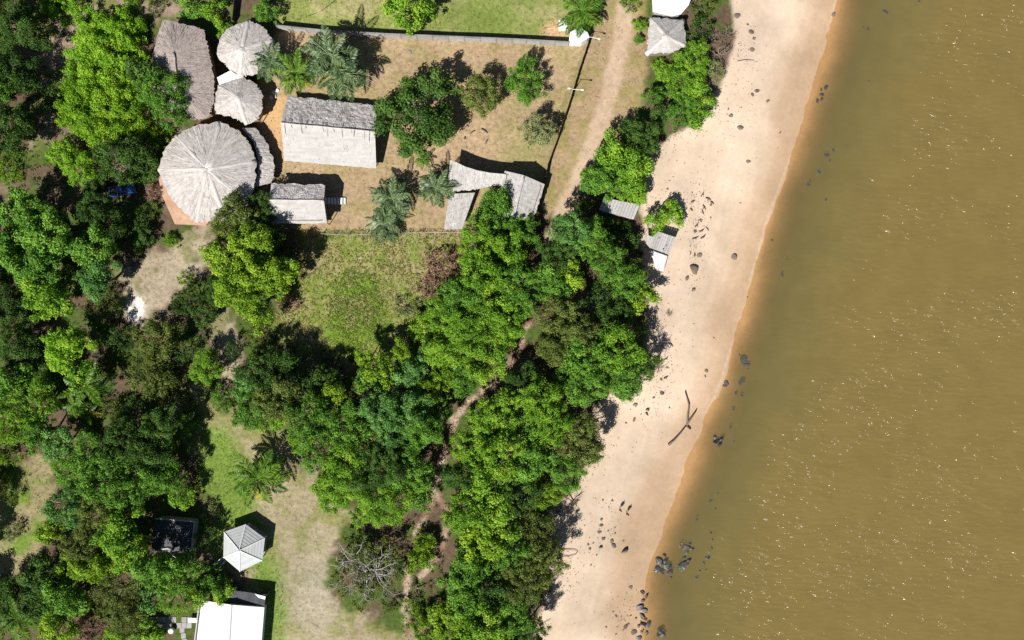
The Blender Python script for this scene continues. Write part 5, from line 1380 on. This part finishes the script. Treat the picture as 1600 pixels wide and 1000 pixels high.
def board_fence(name, label, px_pts, h, mat, spacing=2.2, bh=.0, solid=True, group=None, boards=5):
    P = [V(px, py, 0) for px, py in px_pts]
    root = rooted(name, label, 'fence', P, group)
    for k in range(len(P) - 1):
        a, b = P[k], P[k + 1]; d = b - a; rz = math.atan2(d.y, d.x); n = max(1, round(d.length / spacing))
        for i in range(n + (1 if k == len(P) - 2 else 0)):
            q = a.lerp(b, i / n); mb = MB(); mb.tube([(q.x, q.y, -.1), (q.x, q.y, h + .15)], .07, 6); mb.build('post', M[mat], root)
        for i in range(n):
            m = a.lerp(b, (i + .5) / n); L = d.length / n
            if solid:
                for j in range(boards):
                    mb = MB(); bw = h / boards
                    mb.box((m.x, m.y, bw * (j + .5)), (L - .02, .035, bw * .9), rz, random.uniform(.2, .8)); mb.build('board', M[mat], root)
            else:
                for j in range(3):
                    e0, e1 = a.lerp(b, i / n), a.lerp(b, (i + 1) / n); z = h * (j + 1) / 3.2
                    mb = MB(); mb.bar(e0 + Vector((0, 0, z)), e1 + Vector((0, 0, z)), .025); mb.build('rail', M[mat], root)
    finish(root)
    return root
board_fence('board_fence', 'dark board fence along the sandy track, east of the dry yard', [(921, 62), (905, 110), (890, 160), (872, 215), (856, 258), (848, 300)], 1.5, 'dark_wood')
board_fence('board_fence', 'short dark board fence north of the upper octagonal hut', [(372, -30), (371, 8), (368, 36)], 1.5, 'dark_wood')
board_fence('post_fence', 'low grey post-and-rail fence between dry yard and meadow', [(505, 366), (545, 368), (600, 366), (660, 364), (720, 364)], 1.0, 'plank', 2.8, solid=False)

def lamp_post(px, py, h, arms, label, rz):
    x, y = gp(px, py, 0); o = empty('lamp_post', (x, y, 0), rz); tag(o, label, 'lamp post')
    mb = MB(); mb.tube([(0, 0, -.1), (0, 0, h)], [.09, .06], 8); mb.build('pole', M['steel'], o)
    for s in arms:
        mb = MB(); mb.tube([(0, 0, h - .1), (s * .5, 0, h + .06), (s, 0, h + .05)], .04, 6); mb.build('arm', M['white'], o)
        sg = 1 if s > 0 else -1
        mb = MB(); mb.box((s + sg * .16, 0, h + .04), (.42, .24, .1)); hd = mb.build('lamp_head', M['white'], o)
        mb = MB(); mb.box((s + sg * .16, 0, h - .015), (.32, .18, .02)); mb.build('lens', M['lamp_lens'], hd)
lamp_post(892, 150, 3.6, (-.5, 1.5), 'white two-armed lamp post on the dark board fence', -.12)
lamp_post(918, 66, 2.4, (1.6,), 'slim one-armed lamp post beside the white kiosk', -.25)

# ------------------------------------------------------------------ blue car
x, y = gp(191, 297, .8)
car = empty('car', (x, y, 0), math.radians(11)); tag(car, 'blue car with an open rear bed, in tree shade beside the great round house', 'car')
def loft(sections, mat, name, parent):
    """sections: list of (x, half width bottom, half width top, z0, z1)"""
    mb = MB(); rings = []
    for (xx, wb, wt, z0, z1) in sections:
        rings.append([Vector((xx, -wb, z0)), Vector((xx, -wb * 1.0, (z0 + z1) / 2)), Vector((xx, -wt, z1)), Vector((xx, wt, z1)), Vector((xx, wb, (z0 + z1) / 2)), Vector((xx, wb, z0))])
    for r0, r1 in zip(rings[:-1], rings[1:]):
        for k in range(6):
            k2 = (k + 1) % 6; mb.face([r0[k], r1[k], r1[k2], r0[k2]])
    mb.face(rings[0]); mb.face(rings[-1][::-1])
    return mb.build(name, mat, parent)
body = loft([(-2.15, .72, .70, .42, .95), (-2.05, .82, .78, .36, 1.0), (-.65, .84, .79, .34, 1.0), (-.6, .84, .8, .34, .98), (.75, .84, .78, .34, 1.0), (1.7, .82, .74, .36, .94), (2.05, .74, .64, .42, .84), (2.12, .66, .56, .46, .74)], M['car_paint'], 'body', car)
mb = MB(); mb.box((-1.38, 0, 1.005), (1.28, 1.3, .03)); mb.build('bed_floor', M['rubber'], body)
for (c, sz) in (((-1.38, .74, 1.1), (1.4, .1, .2)), ((-1.38, -.74, 1.1), (1.4, .1, .2)), ((-2.05, 0, 1.1), (.09, 1.4, .2)), ((-.7, 0, 1.1), (.08, 1.4, .2))):
    mb = MB(); mb.box(c, sz); mb.build('bed_side', M['car_paint'], body)
cab = loft([(-.64, .76, .62, .99, 1.5), (-.45, .76, .64, .99, 1.58), (.35, .76, .64, .99, 1.58), (.95, .74, .52, .99, 1.08)], M['car_glass'], 'cabin_glass', car)
mb = MB(); mb.slab([Vector((-.52, -.63, 1.62)), Vector((.36, -.63, 1.62)), Vector((.36, .63, 1.62)), Vector((-.52, .63, 1.62))], .05); mb.build('roof', M['car_paint'], car)
for sx, sy in ((1.35, .8), (1.35, -.8), (-1.35, .8), (-1.35, -.8)):
    w = empty('wheel', (sx, sy, .33)); w.parent = car
    mb = MB(); mb.tube([(0, -.1, 0), (0, .1, 0)], .33, 16); mb.build('tyre', M['rubber'], w)
    mb = MB(); mb.tube([(0, -.11, 0), (0, .11, 0)], .19, 10); mb.build('rim', M['chrome'], w)
for sy in (.5, -.5):
    mb = MB(); mb.box((2.09, sy, .72), (.08, .28, .12)); mb.build('headlight', M['lamp_lens'], car)
    mb = MB(); mb.box((-2.14, sy * 1.25, .85), (.06, .14, .2)); mb.build('tail_light', M['red_lens'], car)
    mb = MB(); mb.box((.62, sy * 1.78, 1.1), (.12, .16, .12)); mb.build('mirror', M['car_paint'], car)
mb = MB(); mb.box((2.12, 0, .5), (.12, 1.4, .14)); mb.build('bumper', M['chrome'], car)

# ------------------------------------------------------------------ two people walking on the sand
def skin_obj(name, verts, edges, rad, mat, parent, sub=2):
    me = bpy.data.meshes.new(name); me.from_pydata(verts, edges, []); me.update()
    me.materials.append(mat)
    o = add(name, me, parent)
    md = o.modifiers.new('skin', 'SKIN')
    for i, rr in enumerate(rad):
        me.skin_vertices[0].data[i].radius = rr if isinstance(rr, tuple) else (rr, rr)
        me.skin_vertices[0].data[i].use_root = (i == 0)
    md.use_smooth_shade = True
    ss = o.modifiers.new('sub', 'SUBSURF'); ss.levels = sub; ss.render_levels = sub
    return o
def person(px, py, label, rz, shirt, stride):
    x, y, z = gz(px, py)
    root = empty('person', (x, y, z), rz); tag(root, label, 'person')
    s = stride
    v = [(0, 0, .92), (0, .0, 1.1), (0, .0, 1.32), (0, 0, 1.45), (0, .01, 1.52), (0, .03, 1.60), (0, .03, 1.70),
         (.09, 0, .88), (.10, .12 * s, .5), (.10, .02 * s, .09), (.10, .16 * s, .03),
         (-.09, 0, .88), (-.10, -.02 * s, .5), (-.10, -.26 * s, .12), (-.10, -.14 * s, .03),
         (.19, 0, 1.38), (.24, -.08 * s, 1.12), (.24, .02 * s, .88), (.24, .05 * s, .78),
         (-.19, 0, 1.38), (-.24, .06 * s, 1.12), (-.24, .18 * s, .92), (-.24, .24 * s, .84)]
    e = [(0, 1), (1, 2), (2, 3), (3, 4), (4, 5), (5, 6), (0, 7), (7, 8), (8, 9), (9, 10), (0, 11), (11, 12), (12, 13), (13, 14), (2, 15), (15, 16), (16, 17), (17, 18), (2, 19), (19, 20), (20, 21), (21, 22)]
    rad = [(.15, .11), (.13, .10), (.15, .11), (.07, .07), (.055, .055), (.085, .10), (.08, .09), .085, .058, .038, .035, .085, .058, .038, .035, .052, .040, .030, .034, .052, .040, .030, .034]
    b = skin_obj('body', v, e, rad, M['skin'], root)
    h = skin_obj('hair', [(0, .0, 1.60), (0, .01, 1.68), (0, .01, 1.72)], [(0, 1), (1, 2)], [(.08, .085), (.10, .11), (.08, .09)], M['hair'], root, 1)
    skin_obj('shirt', [(0, 0, .95), (0, 0, 1.12), (0, 0, 1.33), (.20, 0, 1.39), (.235, -.05 * s, 1.22), (-.20, 0, 1.39), (-.235, .04 * s, 1.22)], [(0, 1), (1, 2), (2, 3), (3, 4), (2, 5), (5, 6)], [(.17, .13), (.155, .12), (.17, .13), .07, .058, .07, .058], shirt, root, 1)
    skin_obj('shorts', [(0, 0, .94), (.10, .0, .86), (.105, .08 * s, .58), (-.10, 0, .86), (-.105, -.02 * s, .58)], [(0, 1), (1, 2), (0, 3), (3, 4)], [(.165, .13), .10, .085, .10, .085], M['cloth_dark'], root, 1)
person(968, 795, 'person in dark shorts walking on the sand, the one beside the leafless bush', 2.6, M['cloth_brown'], 1.0)
person(979, 801, 'person in dark clothes walking on the sand, the one nearer the river', 2.6, M['cloth_dark'], -1.0)

# ------------------------------------------------------------------ boulders
def rock_mesh(seed, flat=.6, n=2):
    import bmesh
    r = np.random.default_rng(seed)
    bm = bmesh.new(); bmesh.ops.create_icosphere(bm, subdivisions=n, radius=1)
    ax = unit(r.normal(size=(9, 3))); am = r.uniform(.05, .24, 9); of = r.uniform(.25, .8, 9)
    for v in bm.verts:
        p = np.array(v.co)
        for a_, m_, o_ in zip(ax, am, of):
            d = p @ a_
            if d > o_: p = p - a_ * (d - o_) * .75
        p = p * (1 + r.normal(0, .045)); p[2] *= flat
        v.co = p
    me = bpy.data.meshes.new('boulder'); bm.to_mesh(me); bm.free()
    return me
ROCKS = [rock_mesh(k, .5 + .08 * k) for k in range(6)]
def rock(px, py, rpx, label, group, mat, sink=.25, zoff=0.0, e=None):
    x, y, z = gz(px, py)
    R = max(rpx * S, .12)
    o = add('boulder', ROCKS[random.randrange(6)], None, None, (x, y, z + R * .3 - sink * R + zoff), (random.uniform(-.2, .2), random.uniform(-.2, .2), random.uniform(0, 6.3)), (R * random.uniform(.9, 1.25), R * random.uniform(.75, 1.0), R * random.uniform(.8, 1.1)))
    set_mat(o, M[mat]); tag(o, label, 'boulder', group)
    return o
near = [
 ((1173, 47), 'brown-grey boulder on the upper sand beside leafless brush', [(1151, 25, 7), (1173, 48, 8), (1168, 38, 3), (1178, 60, 4), (1175, 76, 5)]),
 (0, 'brown-grey boulder on open sand north of the small plank hut', [(1182, 141, 5), (1175, 148, 3), (1199, 158, 4), (1141, 182, 7), (1156, 199, 5), (1113, 172, 3), (1168, 252, 4), (1138, 170, 2), (1158, 168, 2), (1171, 253, 2.5), (1219, 207, 2), (1201, 157, 3)]),
 (0, 'brown-grey boulder on the sand east of the plank beach shack', [(1092, 398, 5), (1073, 434, 4), (1083, 453, 4.5), (1043, 295, 3), (1082, 300, 2.5), (1110, 340, 2), (1168, 464, 2), (1157, 317, 2), (1086, 362, 3), (1111, 320, 3)]),
 (0, 'brown-grey stone on the sand north of the forked driftwood', [(1103, 580, 4), (1102, 588, 2.5), (1084, 505, 2.5), (1115, 528, 2), (992, 632, 5), (991, 655, 5), (1011, 647, 4), (1034, 615, 4), (1021, 621, 3), (1046, 637, 2), (978, 661, 2), (1042, 574, 3), (1033, 593, 3), (964, 696, 1.6), (1012, 640, 2.5), (985, 640, 2)]),
 (0, 'dark brown stone on the sand south of the two walkers', [(942, 781, 2), (957, 782, 3), (939, 811, 4), (939, 821, 4.5), (937, 831, 4.5), (943, 842, 3), (957, 845, 4.5), (959, 852, 4.5), (974, 845, 2), (921, 858, 4), (938, 855, 4), (950, 829, 2), (961, 824, 2), (961, 833, 2), (927, 848, 1.6), (923, 883, 2), (932, 867, 1.8), (919, 851, 2)]),
 (0, 'dark brown stone on damp sand beside the shoreline rock pile', [(986, 918, 4), (963, 961, 5), (994, 966, 4), (978, 979, 4.5), (990, 988, 5), (962, 991, 3), (998, 978, 3.5), (985, 962, 2.5), (974, 984, 3), (981, 975, 3), (971, 963, 2), (890, 915, 2), (947, 980, 2), (958, 956, 2)]),
]
for _, lab, lst in near:
    for (px, py, r) in lst: rock(px, py, r * random.uniform(.8, 1.2), lab, lab.split(' ', 1)[1], 'boulder', random.uniform(.2, .55))
rock(1084, 420, 10, 'largest dark boulder on the sand southeast of the plank beach shack', None, 'boulder', .1)
rock(1147, 402, 6.5, 'single dark boulder on damp sand halfway between plank shack and river', None, 'boulder', .1)
rock(975, 861, 6.5, 'tall dark boulder southeast of the stone group below the two walkers', None, 'boulder', .05)
rock(1076, 668, 4.5, 'dark boulder touching the forked driftwood', None, 'boulder')
rock(1302, 23, 4.5, 'lone dark boulder at the waterline at the northern end of the beach', None, 'boulder')
rock(1206, 375, 3, 'small dark stone at the waterline level with the plank beach shack', None, 'boulder')
def wl(px, py, r, lab, grp, mat='wet_rock', zz=None, top=.02):
    x, y = gp(px, py, WL); R = r * S * random.choice((.6, .85, 1.0, 1.25))
    o = add('rock', ROCKS[random.randrange(6)], None, None, (x, y, WL + (top * R if zz is None else zz)), (0, 0, random.uniform(0, 6.3)), (R * random.uniform(.8, 1.3), R * random.uniform(.6, 1.0), R * (random.uniform(.5, .8) if mat != 'sunk_rock' else random.uniform(.22, .35))))
    set_mat(o, M[mat]); tag(o, lab, 'rock', grp)
wet = [
 ('grey wet rock in the largest pile standing in the shallows', [(1030, 880, 8), (1040, 877, 9), (1045, 886, 7), (1034, 893, 9), (1043, 897, 6), (1026, 890, 6), (1038, 869, 5), (1048, 893, 4)]),
 ('grey wet rock in the middle pile east of the largest shallows pile', [(1065, 884, 7), (1072, 880, 7), (1066, 892, 5), (1060, 888, 4), (1077, 874, 4), (1069, 871, 3)]),
 ('grey wet rock in the pile northeast of the largest shallows pile', [(1070, 855, 8), (1077, 850, 6), (1081, 857, 5), (1066, 849, 4), (1073, 863, 4)]),
 ('pale wet rock in the scattered row farther out in the shallows', [(1100, 880, 4), (1105, 870, 4), (1112, 855, 4), (1113, 843, 4), (1111, 832, 3), (1108, 862, 3), (1089, 902, 4), (1093, 893, 3), (1103, 890, 3)]),
 ('wet rock in the rock pile along the waterline', [(1004, 938, 7), (1010, 932, 5), (1000, 948, 7), (1007, 953, 6), (1003, 962, 6), (1009, 968, 5), (1005, 975, 6), (1012, 976, 5), (1002, 987, 6), (1010, 990, 5), (1004, 925, 4), (1032, 985, 7), (1028, 993, 6), (1036, 992, 5), (998, 996, 5)]),
 ('wet rock in the group offshore of the forked driftwood', [(1119, 690, 6), (1126, 687, 7), (1131, 683, 4), (1117, 684, 3), (1124, 695, 4), (1134, 600, 5), (1131, 603, 3)]),
]
for lab, lst in wet:
    for (px, py, r) in lst:
        wl(px, py, r, lab, lab)
        if r >= 5: wl(px + random.uniform(-r, r), py + random.uniform(-r, r), r * .5, lab, lab)
for (px, py, r) in [(1291, 137, 6), (1284, 148, 4), (1277, 158, 4.5), (1283, 140, 3), (1292, 243, 5), (1296, 250, 3), (1279, 269, 5), (1263, 289, 5.5), (1266, 283, 3), (1349, 42, 3), (1356, 46, 4), (1383, 18, 4), (1357, 126, 3), (1302, 235, 3), (1436, 2, 3), (1290, 312, 3), (1284, 155, 3)]:
    wl(px, py, r, 'dark rock breaking the surface off the northern beach', 'dark rocks off the northern beach', 'sunk_rock', top=.0)
for (px, py, r) in [(1162, 563, 6), (1167, 570, 5), (1155, 555, 3), (1160, 594, 6), (1156, 600, 5), (1150, 615, 4), (1159, 618, 3), (1146, 640, 3), (1141, 668, 3.5), (1147, 690, 3), (1169, 576, 3), (1110, 783, 3), (1122, 770, 4), (1118, 795, 3), (1089, 812, 3), (1230, 405, 3), (1222, 430, 3)]:
    wl(px, py, r, 'dark rock just awash off the middle beach', 'rocks awash off the middle beach', 'sunk_rock', top=-.02)

# ------------------------------------------------------------------ driftwood
def drift(name, label, pts_list, rad, group=None):
    first = pts_list[0][0]; x, y, z = gz(*first)
    o = empty(name, (x, y, z)); tag(o, label, 'driftwood', group)
    for k, pts in enumerate(pts_list):
        mb = MB(); P = []
        for (px, py) in pts:
            X, Y, Z = gz(px, py); P.append(Vector((X - x, Y - y, Z - z + rad * .8 + .12)))
        n = len(P); mb.tube(P, [rad * (1 - .6 * i / (n - 1)) for i in range(n)], 6, .5)
        mb.build('trunk' if k == 0 else 'branch', M['driftwood'], o, True)
drift('driftwood', 'large forked grey driftwood trunk lying on damp sand', [[(1044, 695), (1052, 688), (1062, 677), (1072, 664)], [(1072, 664), (1080, 652), (1088, 640)], [(1073, 664), (1074, 650), (1076, 632), (1073, 622), (1070, 611)]], .2)
drift('driftwood', 'looped bare branch on the sand beside the southern grove', [[(872, 860), (885, 858), (898, 859), (903, 862)], [(873, 868), (888, 869), (899, 866), (902, 862)]], .07)
drift('driftwood', 'small bent branch south of the looped bare branch', [[(876, 872), (880, 885), (889, 890)], [(879, 884), (876, 892)]], .06)
drift('driftwood', 'pale forked dead branch under the southern grove edge', [[(823, 945), (835, 940), (845, 934), (860, 946), (866, 950)], [(843, 936), (840, 915)]], .09)
drift('driftwood', 'pale curved dead limb at the foot of the southern grove', [[(835, 995), (842, 985), (845, 975), (860, 967)], [(842, 985), (850, 990)]], .09)
drift('driftwood', 'thin bare branch north of the looped bare branch', [[(868, 834), (880, 822), (890, 810), (893, 800)]], .05)
drift('driftwood', 'straight stick lying on sand east of the leafless brush', [[(1152, 96), (1164, 94), (1178, 95)]], .06)
dbs = [(1097, 304, 8, 1.0), (1100, 325, 9, -1.0), (1094, 345, 7, .2), (1088, 352, 8, .9), (1096, 360, 9, .6), (1104, 358, 7, 2.2), (1086, 372, 10, .4), (1098, 370, 9, .7), (1112, 318, 6, -.6), (1082, 316, 6, .3), (1080, 328, 6, -.8), (1098, 332, 8, -1.2), (1106, 312, 9, -.5), (1078, 396, 5, 1.5), (1084, 398, 5, 1.4), (1040, 560, 9, .7), (1048, 540, 8, -.6), (1040, 590, 7, .5), (1012, 640, 7, .3)]
for i, (px, py, L, an) in enumerate(dbs):
    dx, dy = math.cos(an) * L, -math.sin(an) * L
    lab = 'dark driftwood stick in the debris line east of the plank shack' if py < 450 else 'dark driftwood stick below the beach edge trees'
    drift('driftwood', lab, [[(px - dx / 2, py - dy / 2), (px + random.uniform(-2, 2), py + random.uniform(-2, 2)), (px + dx / 2, py + dy / 2)], [(px, py), (px - dy * .3, py + dx * .3)]], random.uniform(.08, .14), lab)

# ------------------------------------------------------------------ small yard things
hp = [V(px, py, .05) for px, py in [(478, 26), (490, 22), (503, 17), (512, 10), (522, 2), (530, -8)]]
mb = MB(); o0 = hp[0].copy(); mb.tube([p - o0 for p in hp], .05, 6)
tag(mb.build('hose', M['rubber'], None, True, loc=o0), 'dark hose lying curved across the walled lawn', 'hose')
for i, (px, py, r, lab) in enumerate([(640, 82, 4, 'pale flat stone on the dry yard south of the wall'), (595, 110, 2, 'small pale stone in the dry yard beside grey-green palms'),
        (428, 146, 4, 'white stone in the heap at the corner of the thatched barn'), (433, 141, 3.5, 'white stone in the heap at the corner of the thatched barn'), (424, 152, 3.5, 'white stone in the heap at the corner of the thatched barn'), (431, 151, 3, 'white stone in the heap at the corner of the thatched barn')]):
    x, y = gp(px, py); R = r * S
    o = add('stone', ROCKS[i % 6], None, None, (x, y, R * .25), (0, 0, i), (R * 1.2, R, R * .6)); set_mat(o, M['concrete'] if i == 0 else M['white'])
    tag(o, lab, 'stone', 'white stones by the barn' if i > 1 else None)
for i, (px, py, L, an) in enumerate([(738, 207, 9, .6), (757, 205, 12, -.6), (760, 222, 8, 1.1), (726, 216, 4, 1.4)]):
    x, y = gp(px, py); d = Vector((math.cos(an), math.sin(an), 0)) * L * S / 2
    mb = MB(); mb.tube([-d, Vector((0, .05, .02)), d], [.13, .12, .09], 7)
    tag(mb.build('log', M['driftwood'], None, True, loc=(x, y, .12)), ['short thick log on the round sandy patch in the yard', 'longest log on the round sandy patch in the yard', 'log at the east rim of the round sandy patch in yard', 'stubby dark log at the west rim of the sandy patch'][i], 'log')

dp = []
for (cx, cy, sx2, sy2, n) in [(1092, 340, 12, 40, 150), (1085, 430, 8, 22, 40), (1015, 625, 18, 22, 70), (950, 830, 20, 30, 60), (980, 965, 16, 20, 70), (1165, 90, 14, 60, 60), (1150, 190, 24, 40, 50), (1040, 560, 10, 30, 70), (900, 900, 16, 60, 40)]:
    dp.append(np.stack([r_.normal(cx, sx2, n), r_.normal(cy, sy2, n)], 1))
dp = np.concatenate(dp); dp = dp[shore_d((dp[:, 0] - 800) * S, (500 - dp[:, 1]) * S) > 1.0]
tag(add('beach_debris', tuft_mesh('beach_debris', dp, .2, M['driftwood'], r_, 2, 1.2)), 'scattered dark twigs and leaf bits washed up on the sand', 'debris', kind='stuff')
